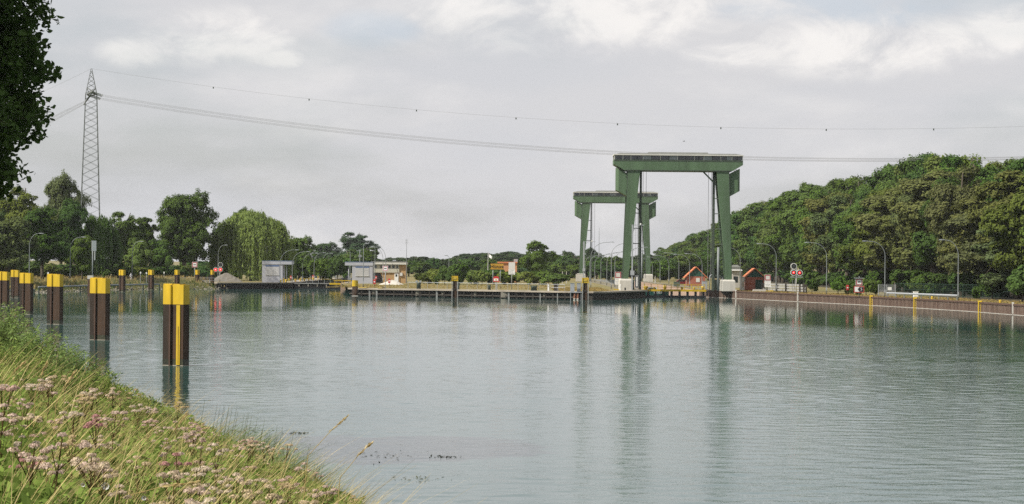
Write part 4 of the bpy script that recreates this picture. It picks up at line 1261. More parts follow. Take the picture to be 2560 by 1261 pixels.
# camera masts
for px, Y, r0, label in ((1580, 468, 562, 'tall grey camera mast with cross arm in front of the left gantry leg'), (1459, 690, 604, 'tall grey camera mast with cross arm in front of the far gantry leg')):
    t = thing('camera_mast', label, 'mast', base(px, Y, ZG), 0, 'camera masts')
    zt_ = at(px, r0, Y).z - ZG
    s = Y / 470
    MB().box(-0.14 * s, 0.14 * s, -0.14, 0.14, 0, zt_).build('pole', 'galv', t)
    MB().box(-0.2, 3.2 * s / 1.4, -0.06, 0.06, zt_ - 0.15, zt_ - 0.02).build('arm', 'galv', t)
    MB().bar((0, 0, zt_ - 1.3), (1.1, 0, zt_ - 0.2), 0.08).build('brace', 'galv', t)
    MB().box(2.0 * s / 1.4, 2.35 * s / 1.4, -0.15, 0.15, zt_ - 0.02, zt_ + 0.3).build('camera_housing', 'white', t)
    MB().box(-0.35, 0.4, -0.3, -0.14, 3.0, 3.9).build('junction_box', 'galv', t)
# thin radio mast behind the lamps, and flagpole
t = thing('radio_mast', 'hair-thin radio mast rising behind the lamp posts of the large lock', 'mast', base(1497, 1050, ZG))
MB().tube([(0, 0, 0), (0, 0, at(1497, 570, 1050).z - ZG)], [0.22, 0.06], 5).build('pole', 'pole_grey', t)
MB().tube([(0, 0, 9), (0, 0, 10)], [0.3, 0.3], 5).build('collar', 'galv', t)
t = thing('flag', 'white flag hanging from a slim pole above the shrubs', 'flag', base(1219.5, 600, ZG))
zt_ = at(1220, 631, 600).z - ZG
MB().tube([(0, 0, 0), (0, 0, zt_)], [0.08, 0.045], 6).build('pole', 'white', t)
fv, ff = [], []
for i in range(7):
    for j in range(5):
        u, v = i / 6, j / 4
        fv.append((0.05 + u * 0.95, 0.12 * math.sin(u * 5 + v), zt_ - 0.15 - v * (1.0 - 0.25 * u) * 0.9 - u * 0.95))
for i in range(6):
    for j in range(4):
        ff.append((i * 5 + j, i * 5 + j + 1, (i + 1) * 5 + j + 1, (i + 1) * 5 + j))
MB().add(fv, ff).build('cloth', 'white', t, True)

# railings
def railing(pts, n, h, label, m='galv', name='railing', rails=(1.0, 0.5), r=0.035, closed_mesh=False):
    a = [Vector(p) for p in pts]
    t = thing(name, label, 'railing', a[0])
    path = [a[0].lerp(a[1], 0)]
    tot = [0.0]
    for u, v in zip(a[:-1], a[1:]): tot.append(tot[-1] + (v - u).length)
    def pos(s):
        for i in range(len(a) - 1):
            if s <= tot[i + 1] + 1e-6:
                return a[i].lerp(a[i + 1], (s - tot[i]) / (tot[i + 1] - tot[i]))
        return a[-1]
    for i in range(n + 1):
        q = pos(tot[-1] * i / n) - a[0]
        MB().tube([q, q + Vector((0, 0, h))], r, 6).build('post', m, t)
    for f in rails:
        MB().tube([p - a[0] + Vector((0, 0, h * f)) for p in a], r, 6).build('rail', m, t)
    return t
def pier_pt(px, back=0.4):
    b = min(resample(ir_front, 0.1), key=lambda p: abs(CX + FPX * p.x / p.y - px))
    return (b.x, b.y + back, ZG + 0.1)
railing([pier_pt(1020), pier_pt(1374)], 14, 1.22, 'long grey pipe railing along the pier edge', rails=(1.0,))
railing([pier_pt(1378), pier_pt(1412)], 2, 1.2, 'short grey railing with white end post near the pier end')
railing([(-83.5, 556, ZG), (-66.5, 558.5, ZG)], 9, 1.1, 'thin grey railing along the path behind the far dolphins')
railing([(-66, 735, ZG), (-38, 735, ZG)], 14, 1.25, 'blue fence beyond the small lock', 'blue_fence', 'fence', (1.0, 0.75, 0.5, 0.25), 0.05)
for px, lab in ((1364, 'white post at the end of the pier railing'), ):
    t = thing('marker_post', lab, 'post', pier_pt(1371, 0.9))
    MB().box(-0.14, 0.14, -0.1, 0.1, 0, 1.15).build('post', 'white', t)
    MB().box(-0.16, 0.16, -0.12, 0.12, 1.15, 1.2).build('cap', 'offwhite', t)
# left-bank guide pipes on short posts by the water
def guide_pipe(pts, label):
    t = thing('guide_pipe', label, 'guide rail', (0, 0, 0), 0, 'pipe fenders along the left bank')
    MB().tube(pts, 0.17, 8).build('pipe', 'pole_grey', t, True)
    for i in range(0, len(pts)):
        x, y, z = pts[i]
        MB().tube([(x, y + 0.2, -1), (x, y + 0.2, z)], 0.16, 6).build('post', 'dark_steel', t)
guide_pipe([(-91.2, 428, 0.75), (-90.9, 441, 0.75), (-90.0, 452, 0.75)], 'lower grey guide pipe on posts at far left between the dolphins')
guide_pipe([(-90.3, 458, 1.15), (-89.4, 474, 1.15), (-88, 489, 1.15), (-85.6, 504, 1.15), (-83.4, 516, 1.15), (-81, 527, 1.15), (-78.6, 535, 1.15)], 'upper long grey guide pipe along the straw-grass bank')

# crash barrier
t = thing('crash_barrier', 'grey steel crash barrier between two lamp posts on the right bank', 'barrier', (0, 0, 0))
a, b = base(2218, 396, ZG), base(2395, 368, ZG)
MB().tube([a + Vector((0, 0, 0.72)), b + Vector((0, 0, 0.72))], 0.17, 6).build('beam', 'galv', t)
for i in range(9):
    q = a.lerp(b, (i + 0.1) / 8.2)
    MB().box(q.x - 0.07, q.x + 0.07, q.y + 0.1, q.y + 0.2, ZG, ZG + 0.75).build('post', 'pole_grey', t)
# mesh gate
t = thing('mesh_gate', 'grey wire-mesh gate with a white notice behind the lamp post', 'gate', base(2216, 414, ZG))
k = 414 / FPX
for x in (-20, 1, 22):
    MB().box(x * k - 0.06, x * k + 0.06, -0.06, 0.06, 0, 2.0).build('post', 'galv', t)
for z in (0.1, 1.0, 1.95):
    MB().box(-20 * k, 22 * k, -0.02, 0.02, z - 0.025, z + 0.025).build('frame_bar', 'galv', t)
ms = MB()
for i in range(60):
    x = -20 * k + 42 * k * i / 59
    ms.box(x - 0.006, x + 0.006, -0.006, 0.006, 0.1, 1.95)
for j in range(12):
    ms.box(-20 * k, 22 * k, -0.006, 0.006, 0.15 + j * 0.15, 0.162 + j * 0.15)
tag(ms.build('wire_mesh', 'galv', t), kind='stuff')
MB().box(3 * k, 13 * k, -0.05, -0.03, 1.0, 1.55).build('notice', 'white', t)
# dark wire fence behind
t = thing('fence', 'dark green bar fence in the shade below the right-hand trees', 'fence', (0, 0, 0))
fa, fb = base(2238, 416, ZG), base(2535, 392, ZG)
for i in range(13):
    q = fa.lerp(fb, i / 12)
    MB().box(q.x - 0.05, q.x + 0.05, q.y - 0.05, q.y + 0.05, ZG, ZG + 2.3).build('post', 'fence_green', t)
for z in (0.2, 1.2, 2.2):
    MB().bar(fa + Vector((0, 0, z)), fb + Vector((0, 0, z)), 0.05).build('rail', 'fence_green', t)
ms = MB()
for i in range(170):
    q = fa.lerp(fb, i / 169)
    ms.box(q.x - 0.012, q.x + 0.012, q.y - 0.012, q.y + 0.012, ZG + 0.1, ZG + 2.25)
tag(ms.build('bars', 'fence_green', t), kind='stuff')
# timber barrier of planks near the signal
t = thing('timber_barrier', 'weathered grey plank barrier behind the notice and signal', 'barrier', (0, 0, 0))
a, b = base(1906, 478, ZG), base(2014, 452, ZG)
dv = (b - a)
for z0, f0, f1 in ((0.25, 0.0, 1.0), (0.75, 0.08, 1.0), (1.25, 0.2, 0.93)):
    for i in range(4):
        u0, u1 = f0 + (f1 - f0) * i / 4 + 0.004, f0 + (f1 - f0) * (i + 1) / 4 - 0.004
        MB().bar(a + dv * u0 + Vector((0, 0, z0 + 0.15)), a + dv * u1 + Vector((0, 0, z0 + 0.15)), 0.1, 0.36).build('plank', 'timber', t)
for f in (0.02, 0.36, 0.58, 0.90, 0.99):
    q = a + dv * f
    MB().box(q.x - 0.35, q.x + 0.35, q.y + 0.08, q.y + 0.5, ZG, ZG + 1.6).build('post', 'dark_timber', t)
t = thing('concrete_block', 'low pale concrete blocks in front of the plank barrier', 'block', base(1899, 470, ZG))
MB().loft([rect_at(0, 0, 1.35, 0.5, 0), rect_at(0, 0, 1.25, 0.45, 0.42)]).build('block', 'concrete', t)
MB().loft([rect_at(1.9, -0.3, 0.75, 0.4, 0), rect_at(1.9, -0.3, 0.7, 0.35, 0.3)]).build('block', 'dull_yellow', t)

# yellow ladder recesses and white markers on the right wall
def wall_pt(px):
    return min(resample(RIGHT, 0.2), key=lambda p: abs(CX + FPX * p.x / p.y - px) if p.y > 200 else 1e9)
for px, lab in ((2185, 'left of the three'), (2296, 'middle one of the three'), (2458, 'right of the three')):
    q = wall_pt(px)
    t = thing('wall_ladder', f'yellow ladder set in the rusty quay wall, {lab}', 'ladder', (q.x - 0.45, q.y - 0.1, 0), R(-25), 'yellow ladders in the quay wall')
    for s in (-1, 1):
        MB().box(s * 0.19 - 0.08, s * 0.19 + 0.08, -0.06, 0.1, -0.8, ZG + 0.05).build('upright', 'yellow', t)
    MB().box(-0.29, 0.29, -0.08, 0.4, ZG + 0.05, ZG + 0.28).build('top_bracket', 'yellow', t)
    for i in range(7):
        MB().box(-0.15, 0.15, 0.0, 0.05, -0.5 + i * 0.28, -0.45 + i * 0.28).build('rung', 'dull_yellow', t)
for px, lab in ((1846, 'white marker strip on the quay wall near the gate'), (2001, 'white marker strip on the quay wall below the signal'), (2540, 'white marker strip on the quay wall near the right picture edge')):
    q = wall_pt(px)
    t = thing('depth_marker', lab, 'marker', (q.x - 0.42, q.y - 0.1, 0), R(-25))
    MB().box(-0.13, 0.13, -0.05, 0.03, 0.15, ZG + 0.15).build('strip', 'concrete', t)
    MB().box(-0.15, 0.15, -0.06, 0.2, ZG + 0.15, ZG + 0.32).build('head', 'plinth', t)
# small yellow bollards on the right quay edge
def bollard_mesh():
    return (MB().tube([(0, 0, 0), (0, 0, 0.28)], [0.16, 0.13], 10), MB().ball((0, 0, 0.36), 0.20, 10, 5, 0.65))
bs, bh = bollard_mesh(); BS, BH = bs.mesh('stem', True), bh.mesh('head', True)
def bollard(loc, label, s=1.0, group='yellow bollards', m='yellow'):
    t = thing('bollard', label, 'bollard', loc, 0, group); t.scale = (s, s, s)
    link('stem', BS, m, t); link('head', BH, m, t)
for px, lab in ((2315, 'right of the middle yellow ladder'), (2485, 'right of the rightmost yellow ladder')):
    q = wall_pt(px)
    bollard((q.x + 1.2, q.y + 1.2, ZG), f'small yellow bollard on the right quay edge, {lab}')
for i, (px, Y) in enumerate(((701.5, 566), (715, 573), (738.5, 592), (751, 607), (761, 618), (772, 632), (783, 646))):
    w = ('first', 'second', 'third', 'fourth', 'fifth', 'sixth', 'seventh')[i]
    bollard(base(px, Y, ZG + 0.1), f'{w} yellow mushroom bollard right of the left grey shed', 1.5)
# yellow items by the small lock
for px, Y, w, h, lab in ((709, 568, 0.22, 1.0, 'thin yellow post beside the left grey shed'), (722, 569, 0.5, 0.9, 'yellow winch frame at the corner of the small lock'), (795, 655, 0.3, 1.0, 'yellow post in the middle of the small lock walkway'),
                         (811, 690, 0.9, 1.3, 'yellow signal box beyond the small lock, left one'), (827, 690, 0.7, 1.9, 'yellow signal box beyond the small lock, right one'), (846, 571.5, 2.3, 0.6, 'yellow barrier on the island corner of the small lock'), (868, 569, 1.8, 0.65, 'yellow frame beside the round pile at the pier tip')):
    t = thing('yellow_fixture', lab, 'fixture', base(px, Y, ZG + 0.1))
    MB().box(-w / 2, w / 2, 0, 0.3, h * 0.72, h).build('head', 'yellow', t)
    for s in (-1, 1):
        MB().box(s * w * 0.38 - 0.06, s * w * 0.38 + 0.06, 0.08, 0.2, 0, h * 0.72).build('leg', 'yellow', t)
# yellow edge strips on the pier
for px0, px1, lab in ((898, 921, 'pale yellow kerb strip at the left tip of the pier'), (946, 960, 'yellow kerb strip below the dash board')):
    t = thing('kerb_strip', lab, 'kerb', pier_pt((px0 + px1) / 2, -0.75))
    w = (px1 - px0) * 458 / FPX / 2
    MB().box(-w, w, -0.25, 0.5, 0.004, 0.12).build('strip', 'dull_yellow', t, rz=-0.5)
    MB().box(-w + 0.1, w - 0.1, -0.2, 0.45, 0.12, 0.14).build('top', 'coping', t, rz=-0.5)
# red posts and lifebuoy boxes
for px, Y, r0, r1, lab in ((727, 590, 690, 698, 'red box on a post left of the first small-lock lamp'), (782.5, 650, 688.5, 697, 'red box on a post beside the fourth small-lock lamp'), (940, 545, 690.5, 699, 'red box at the corner of the right grey shed'),
                           (936, 470, 699, 711, 'red post standing at the pier edge left of the dash board'), (973, 466, 697, 708, 'red post standing right of the dash board'), (2118.5, 410, 713, 726, 'red lifebuoy box on a thin post left of the arrow board')):
    t = thing('lifebuoy_box', lab, 'lifebuoy box', base(px, Y, ZG), 0, 'red boxes on posts')
    za, zb = at(px, r1, Y).z - ZG, at(px, r0, Y).z - ZG
    w = 0.22
    MB().loft([rect_at(0, 0, w * 0.9, 0.12, za), rect_at(0, 0, w, 0.14, za + 0.1), rect_at(0, 0, w, 0.14, zb - 0.1), rect_at(0, 0, w * 0.8, 0.1, zb)]).build('box', 'red', t)
    MB().tube([(0, 0, 0), (0, 0, za)], 0.04, 6).build('post', 'rust_edge', t)
    MB().box(-w * 0.5, w * 0.5, -0.16, -0.142, (za + zb) / 2 - 0.1, (za + zb) / 2 + 0.1).build('label_plate', 'white', t)
# red kiosk with a white panel at the pier railing
t = thing('rescue_station', 'red rounded box with white panel standing behind the pier railing', 'rescue box', base(1240, 458, ZG))
hw = 0.55
z0, z1 = at(1240, 705, 458).z - ZG, at(1240, 691, 458).z - ZG
MB().prism_y([(-hw, z0), (hw, z0), (hw, z1 - 0.25), (hw * 0.6, z1), (-hw * 0.6, z1), (-hw, z1 - 0.25)], 0, 0.4).build('housing', 'red', t)
MB().box(-hw * 0.75, hw * 0.75, -0.03, -0.003, z0 + 0.2, z0 + 0.62).build('white_panel', 'white', t)
MB().box(-hw * 0.3, hw * 0.3, -0.045, -0.031, z0 + 0.28, z0 + 0.5).build('emblem', 'dull_yellow', t)
MB().box(-0.1, 0.1, 0.1, 0.3, 0, z0).build('post', 'galv', t)
# mooring hooks / dark bollards on the pier
for px, w, h, lab in ((1047, 0.42, 1.35, 'dark green bollard with grey box on top near the left end of the railing'), (1224, 0.28, 0.95, 'slim dark mooring post below the place-name sign'), (1335, 0.6, 0.95, 'stout dark drum bollard on the right half of the pier'), (1146, 0.22, 0.9, 'dark mooring post beside the middle pile')):
    x, y, z = pier_pt(px, -0.3)
    t = thing('mooring_bollard', lab, 'bollard', (x, y, z), 0, 'dark bollards on the pier')
    MB().tube([(0, 0, 0), (0, 0, h * 0.65), (0, 0, h * 0.8), (0, 0, h * 0.9)], [w, w * 0.9, w * 1.1, w * 0.6], 12).build('body', 'dark_steel', t, True)
    if px == 1047:
        MB().box(-0.6, -0.2, -0.2, 0.2, h * 0.9, h * 0.9 + 0.35).box(0.15, 0.5, -0.2, 0.2, h * 0.9, h * 0.9 + 0.35).build('top_box', 'galv', t)
    else:
        MB().tube([(-w * 1.2, 0, h * 0.92), (w * 1.2, 0, h * 0.92)], 0.07, 6).build('cross_pin', 'dark_steel', t)
# white bollard posts at the plinths, yellow strip
for px, Y, h, lab in ((1551, 468, 1.1, 'short white post before the left plinth'), (1798, 481, 1.1, 'short white post before the right gauge strip'), (1611, 478, 1.4, 'short white post at the left end of the gate walkway')):
    t = thing('marker_post', lab, 'post', base(px, Y, ZG), 0, 'short white posts')
    MB().tube([(0, 0, 0), (0, 0, h)], 0.11, 8).build('post', 'white', t)
    MB().tube([(0, 0, h), (0, 0, h + 0.08)], [0.11, 0.04], 8).build('cap', 'white', t)
t = thing('kerb_strip', 'yellow kerb bar on the ground below the red-framed notice on the island', 'kerb', base(1544, 474, ZG))
MB().box(-0.75, 0.75, 0, 0.3, 0.012, 0.16).build('strip', 'yellow', t)
MB().box(-0.8, 0.8, 0.02, 0.28, 0.16, 0.19).build('top', 'dull_yellow', t)
# pale masts
for px, Y, r0, lab in ((1406, 620, 679, 'left one of two pale stakes on the straw grass of the island'), (1416, 620, 679, 'right one of two pale stakes on the straw grass of the island'), (1638, 640, 690, 'pale stake behind the left end of the gate walkway')):
    t = thing('stake', lab, 'stake', base(px, Y, ZG), 0, 'pale stakes')
    MB().tube([(0, 0, 0), (0, 0, at(px, r0, Y).z - ZG)], [0.12, 0.08], 6).build('pole', 'plinth', t)
    MB().box(-0.14, 0.14, -0.05, 0.05, 0.5, 0.9).build('plate', 'white', t)
# brown timber piles under the pier
for px in (1436.5, 1444.5):
    t = thing('timber_pile', f'{"left" if px < 1440 else "right"} one of two brown timber piles below the grey cabinets', 'pile', base(px, 433.4, 0), 0, 'brown timber piles')
    MB().tube([(0, 0, -2), (0, 0, 1.32)], 0.2, 8).build('pile', 'brown_timber', t, True)
    MB().tube([(0, 0, 0.0), (0, 0, 0.22)], 0.215, 8).build('lime_line', 'plinth', t, True)
t = thing('landing_platform', 'small grey landing platform carrying two grey cabinets beside the right-end pile', 'platform', (0, 0, 0))
q = base(1440, 434, ZG)
MB().box(q.x - 1.1, q.x + 1.0, q.y - 0.9, q.y + 3.2, ZG - 0.12, ZG - 0.004).build('deck', 'galv', t)
for dx in (-1.0, 0.9):
    MB().box(q.x + dx - 0.05, q.x + dx + 0.05, q.y - 0.8, q.y - 0.7, -1.2, ZG - 0.12).build('leg', 'galv', t)

# heaps
def heap(px, Y, hw, h, m, label, seed):
    rs = np.random.default_rng(seed)
    n, rings = 26, 7
    o = base(px, Y, ZG)
    vs = []
    for i in range(rings):
        f = i / rings
        for k in range(n):
            a = 2 * math.pi * k / n
            rr = (1 - f) * (1 + 0.10 * math.sin(3 * a + seed) + rs.uniform(-0.05, 0.05))
            vs.append((hw * rr * math.cos(a), 0.6 * hw * rr * math.sin(a), h * (1 - (1 - f) ** 1.25) + rs.uniform(-0.05, 0.05) * (i > 0)))
    vs.append((0, 0, h))
    fs = [(i * n + k, i * n + (k + 1) % n, (i + 1) * n + (k + 1) % n, (i + 1) * n + k) for i in range(rings - 1) for k in range(n)]
    fs += [((rings - 1) * n + k, (rings - 1) * n + (k + 1) % n, rings * n) for k in range(n)]
    return tag(MB().add(vs, fs).build('gravel_heap', m, None, False, o), label, 'heap')
heap(566, 583, 3.9, 2.25, 'sand', 'grey sand heap beside the red signal on the left bank', 3)
heap(981, 545, 2.9, 1.1, 'rubble', 'pale rubble heap before the control building', 5)
t = heap(957, 470, 0.75, 0.32, 'dark_timber', 'low dark coil lying at the pier edge under the dash board', 9)

# car behind the farther hut
t = thing('car', 'dark red car parked left of the farther brick hut', 'car', base(1708, 598, ZG))
prof = [(-2.0, 0.35), (2.0, 0.35), (2.05, 0.75), (1.2, 0.92), (0.75, 1.42), (-1.1, 1.46), (-1.85, 0.95), (-2.05, 0.8)]
MB().prism_y(prof, -0.82, 0.82).build('body', 'car_red', t)
for y, nm_ in ((-0.83, 0), (0.83, 1)):
    MB().prism_y([(-1.5, 0.95), (1.0, 0.95), (0.66, 1.36), (-1.05, 1.39)], y - 0.01, y + 0.01).build('side_window', 'glass', t)
for x in (-1.25, 1.25):
    for y in (-0.78, 0.78):
        w_ = disc(MB(), x, 0.31, 0.31, y - 0.1, y + 0.1, 14).build('wheel', 'rubber', t)
        disc(MB(), x, 0.31, 0.18, y - 0.12, y + 0.12, 10).build('rim', 'galv', w_)
MB().box(-2.06, -2.0, -0.6, -0.35, 0.7, 0.82).build('headlight', 'white', t)
# ================================================================== trees
def unit(v):
    return v / (np.linalg.norm(v, axis=-1, keepdims=True) + 1e-9)
def leaf_quads(c, nrm, size, rng, aspect=0.62, up=None):
    """diamond leaves at centres c, facing nrm"""
    n = len(c)
    a = unit(np.cross(nrm, rng.normal(size=(n, 3)) if up is None else up))
    b = unit(np.cross(nrm, a))
    s = size[:, None]
    v = np.stack([c - a * s, c + b * s * aspect, c + a * s, c - b * s * aspect], axis=1).reshape(-1, 3)
    f = np.arange(n * 4).reshape(n, 4)
    return v, f
def sphere_dirs(n, rng):
    return unit(rng.normal(size=(n, 3)))

def crown(seed, rx, rz, lobes, per, leaf, z0=0.0, lobe_r=(0.17, 0.36), flat=0.62, rough=0.24, taper=0.0, fill=0.18):
    """an uneven crown: leaf clumps of different sizes gathered on limbs, gaps between them. Base of the crown at z0."""
    rng = np.random.default_rng(seed)
    ph = rng.uniform(0, 6.28, (6,)); fr = rng.integers(2, 6, (6, 2))
    def bump(d):
        az = np.arctan2(d[:, 1], d[:, 0]); el = np.arcsin(np.clip(d[:, 2], -1, 1))
        q = np.zeros(len(d))
        for i in range(6):
            q += np.sin(fr[i, 0] * az + fr[i, 1] * el * 1.5 + ph[i])
        return 1 + rough * q / 2.4
    # big boughs on the crown's surface, each carrying smaller leafy clumps
    nb = max(7, int(lobes / 8.5))
    db = sphere_dirs(nb * 6, rng)
    keep = [0]
    for q in range(1, len(db)):                       # spread the boughs apart
        if len(keep) < nb and min(np.linalg.norm(db[q] - db[k_]) for k_ in keep) > 1.55 / math.sqrt(nb) * 1.2:
            keep.append(q)
    db = db[keep]; nb = len(db)
    db[:, 2] = np.where(db[:, 2] < -0.8, -db[:, 2], db[:, 2])
    ext = np.array([rx, rx, rz])
    R0 = rng.uniform(0.30, 0.44, nb) * rx
    bc = db * (rng.uniform(0.56, 0.74, nb) * np.clip(bump(db), 0.72, 1.22))[:, None] * ext
    if taper:
        bc[:, :2] *= (1 - taper * np.clip(bc[:, 2:3] / rz, -0.6, 1))
    cs, ns, ss, cen = [], [], [], []
    n2 = max(7, int(round(1.45 * lobes / nb)))
    for i in range(nb):
        ds = unit(sphere_dirs(n2, rng) + db[i] * 0.55 + np.array([0, 0, 0.25]))
        for j in range(n2):
            c0 = bc[i] + ds[j] * R0[i] * rng.uniform(0.62, 1.0) * np.array([1, 1, 0.85])
            r1 = rng.uniform(lobe_r[0], lobe_r[1]) * rx * rng.uniform(0.38, 0.62)
            cen.append(c0)
            m = max(10, int(per * (r1 / (0.17 * rx)) ** 2))
            q = sphere_dirs(m, rng)
            q = unit(q + ds[j] * 0.35 + np.array([0, 0, 0.2]))
            off = q * rng.uniform(0.50, 1.18, (m, 1)) + rng.normal(size=(m, 3)) * 0.20
            cs.append(c0 + off * r1 * np.array([1, 1, flat + 0.12]))
            ns.append(unit(q * 0.75 + ds[j] * 0.55 + db[i] * 0.25 + np.array([0, 0, 0.35]) + rng.normal(size=(m, 3)) * 0.42))
            ss.append(rng.uniform(0.6, 1.2, m) * leaf)
    cen = np.array(cen)
    m = int(lobes * per * fill)
    q = sphere_dirs(m, rng) * (rng.random(m) ** 0.4)[:, None] * 0.66
    cs.append(q * ext); ns.append(sphere_dirs(m, rng)); ss.append(rng.uniform(1.0, 1.8, m) * leaf)
    c = np.concatenate(cs); c[:, 2] += z0 + rz
    v, f = leaf_quads(c, np.concatenate(ns), np.concatenate(ss), rng)
    return mesh_np('crown', v, f), (cen + np.array([0, 0, z0 + rz]))

def trunk_mesh(seed, h, r, targets, n_limb=7, lean=0.0):
    rng = np.random.default_rng(seed)
    mb = MB()
    pts = [(0, 0, -0.6)] + [(lean * f * h + rng.normal() * 0.06 * f * h * 0.3, rng.normal() * 0.05 * f * h * 0.3, h * f) for f in (0.08, 0.3, 0.6, 0.85, 1.0)]
    mb.tube(pts, [r * 1.5, r * 1.1, r * 0.95, r * 0.75, r * 0.5, r * 0.25], 8)
    if len(targets):
        for i in rng.choice(len(targets), min(n_limb, len(targets)), replace=False):
            tx = Vector(targets[i])
            b = Vector(pts[2]).lerp(Vector(pts[4]), rng.uniform(0.1, 0.9))
            md = b.lerp(tx, 0.5) + Vector((0, 0, 0.3))
            mb.tube([b, md, tx], [r * 0.45, r * 0.28, r * 0.08], 5)
    return mb.mesh('trunk', True)

KIND = {}
def define(kind, seed, h, rx, rz, lobes, per, leaf, tr, **kw):
    z0 = kw.pop('z0', h - 2 * rz)
    me, cen = crown(seed, rx, rz, lobes, per, leaf, z0=z0, **kw)
    tm = trunk_mesh(seed + 50, h * 0.86, tr, [c for c in cen if c[2] < h * 0.9])
    co = np.empty(len(me.vertices) * 3, dtype=np.float32); me.vertices.foreach_get('co', co); co = co.reshape(-1, 3)
    KIND[kind] = (me, tm, float(np.quantile(co[:, 2], 0.998)), float(np.quantile(np.abs(co[:, :2]), 0.985)))
define('oak_a', 11, 22, 6.2, 9.6, 130, 183, 0.26, 0.42, z0=0.9)
define('oak_b', 12, 22, 5.6, 10.0, 130, 175, 0.26, 0.38, z0=0.6, taper=0.12)
define('oak_c', 13, 22, 6.8, 9.4, 140, 175, 0.27, 0.45, z0=1.2, rough=0.26)
define('tall_a', 14, 24, 4.8, 11.2, 125, 166, 0.24, 0.36, z0=0.8, taper=0.25)
define('tall_b', 15, 24, 5.2, 11.2, 130, 157, 0.24, 0.36, z0=0.8, taper=0.2, rough=0.26)
define('round_a', 16, 18, 7.6, 8.2, 210, 175, 0.25, 0.5, z0=0.7, rough=0.12, lobe_r=(0.16, 0.28))
define('poplar', 17, 22, 3.2, 9.8, 80, 80, 0.28, 0.3, z0=1.4, taper=0.25, lobe_r=(0.25, 0.45))
define('low_a', 28, 12, 5.2, 5.7, 100, 157, 0.24, 0.3, z0=0.3, rough=0.22)
define('open_a', 19, 13, 5.0, 5.8, 84, 166, 0.24, 0.3, z0=1.0, rough=0.26, lobe_r=(0.18, 0.32), fill=0.1)
define('shrub_a', 20, 4.0, 2.6, 1.75, 46, 70, 0.20, 0.09, z0=0.15, rough=0.25, flat=0.9)
define('shrub_b', 21, 4.6, 2.2, 2.1, 44, 70, 0.20, 0.09, z0=0.1, rough=0.3, flat=0.9)

def willow(seed, h, rx, strands, per, leaf, dome=0.66):
    """weeping crown: boughs arch over a dome and long leafy strands hang from them"""
    rng = np.random.default_rng(seed)
    cs, ns, ss, ups = [], [], [], []
    tops = []
    NB = max(20, strands // 20)
    ba = rng.uniform(0, 6.28, NB); bf = np.sqrt(rng.random(NB)); bh = rng.uniform(0.93, 1.04, NB)
    for i in range(strands):
        j = int(rng.integers(0, NB))
        # strands gather on boughs
        x = rx * bf[j] * math.cos(ba[j]) + rng.normal() * rx * 0.10
        y = rx * bf[j] * math.sin(ba[j]) + rng.normal() * rx * 0.10
        f = min(1.0, math.hypot(x, y) / rx); a = math.atan2(y, x)
        dd = (math.hypot(x - rx * bf[j] * math.cos(ba[j]), y - rx * bf[j] * math.sin(ba[j])) / (rx * 0.16)) ** 2
        z = h * (dome + (1 - dome) * math.sqrt(max(0, 1 - (f * 0.98) ** 2))) * bh[j] - 0.05 * h * dd
        z += rng.normal() * 0.015 * h
        ln = rng.uniform(0.14, 0.30) * h if f < 0.6 else rng.uniform(0.35, 0.80) * h * (0.3 + 0.7 * f)
        ln = min(ln, z - 0.25)
        tops.append((x * 0.9, y * 0.9, z - 0.3))
        m = int(per * ln / (0.3 * h)) + 6
        t = rng.random(m) ** 0.9
        out = unit(np.array([[x, y, 0.01]]))[0]
        p = np.stack([np.full(m, x), np.full(m, y), z - t * ln], 1) + out * (0.35 * np.sin(t * 2.0))[:, None] * 1.2 + rng.normal(size=(m, 3)) * np.array([0.16, 0.16, 0.05])
        cs.append(p); ns.append(unit(out * 0.7 + rng.normal(size=(m, 3)) * 0.6 + np.array([0, 0, 0.35])))
        ss.append(rng.uniform(0.7, 1.3, m) * leaf)
    c = np.concatenate(cs); n = np.concatenate(ns); s = np.concatenate(ss)
    a = unit(np.cross(n, np.cross(np.array([0.05, 0.03, -1.0]) + rng.normal(size=c.shape) * 0.25, n)))
    b = np.cross(n, a); sx = s[:, None]
    v = np.stack([c - a * sx, c + b * sx * 0.3, c + a * sx, c - b * sx * 0.3], 1).reshape(-1, 3)
    return mesh_np('crown', v, np.arange(len(v)).reshape(-1, 4)), tops
wme, wtops = willow(31, 16, 8.6, 1500, 30, 0.34)
KIND['willow'] = (wme, trunk_mesh(81, 12, 0.55, wtops, 10), 16.2, 9.6)
wme2, wtops2 = willow(32, 10.5, 5.4, 760, 26, 0.30, 0.68)
KIND['willow_small'] = (wme2, trunk_mesh(82, 7, 0.25, wtops2, 8), 10.6, 6.0)

def tree(kind, loc, h, label, col, group=None, w=None, rz=None, name='tree', cat='tree'):
    cme, tme, H0, R0 = KIND[kind]
    t = thing(name, label, cat, loc, random.uniform(0, 6.28) if rz is None else rz, group)
    s = h / H0
    sx = s if w is None else w / (2 * R0)
    t.scale = (sx, sx, s)
    c = link('crown', cme, 'leaf', t); c.color = tuple(col) + (1,)
    tr = link('stem' if cat == 'shrub' else 'trunk', tme, 'bark', t)
    return t
random.seed(5)
def jit(c, a=0.16):
    f = 1 + random.uniform(-a, a)
    return (c[0] * f * (1 + random.uniform(-0.12, 0.16)), c[1] * f, c[2] * f * (1 + random.uniform(-0.2, 0.2)))
C_MID, C_DARK, C_OLIVE, C_LIGHT, C_BROWN, C_WILLOW, C_BLUE, C_GREY = (0.096, 0.156, 0.036), (0.074, 0.128, 0.033), (0.112, 0.158, 0.042), (0.165, 0.22, 0.048), (0.118, 0.146, 0.046), (0.195, 0.275, 0.072), (0.060, 0.098, 0.038), (0.125, 0.155, 0.060)

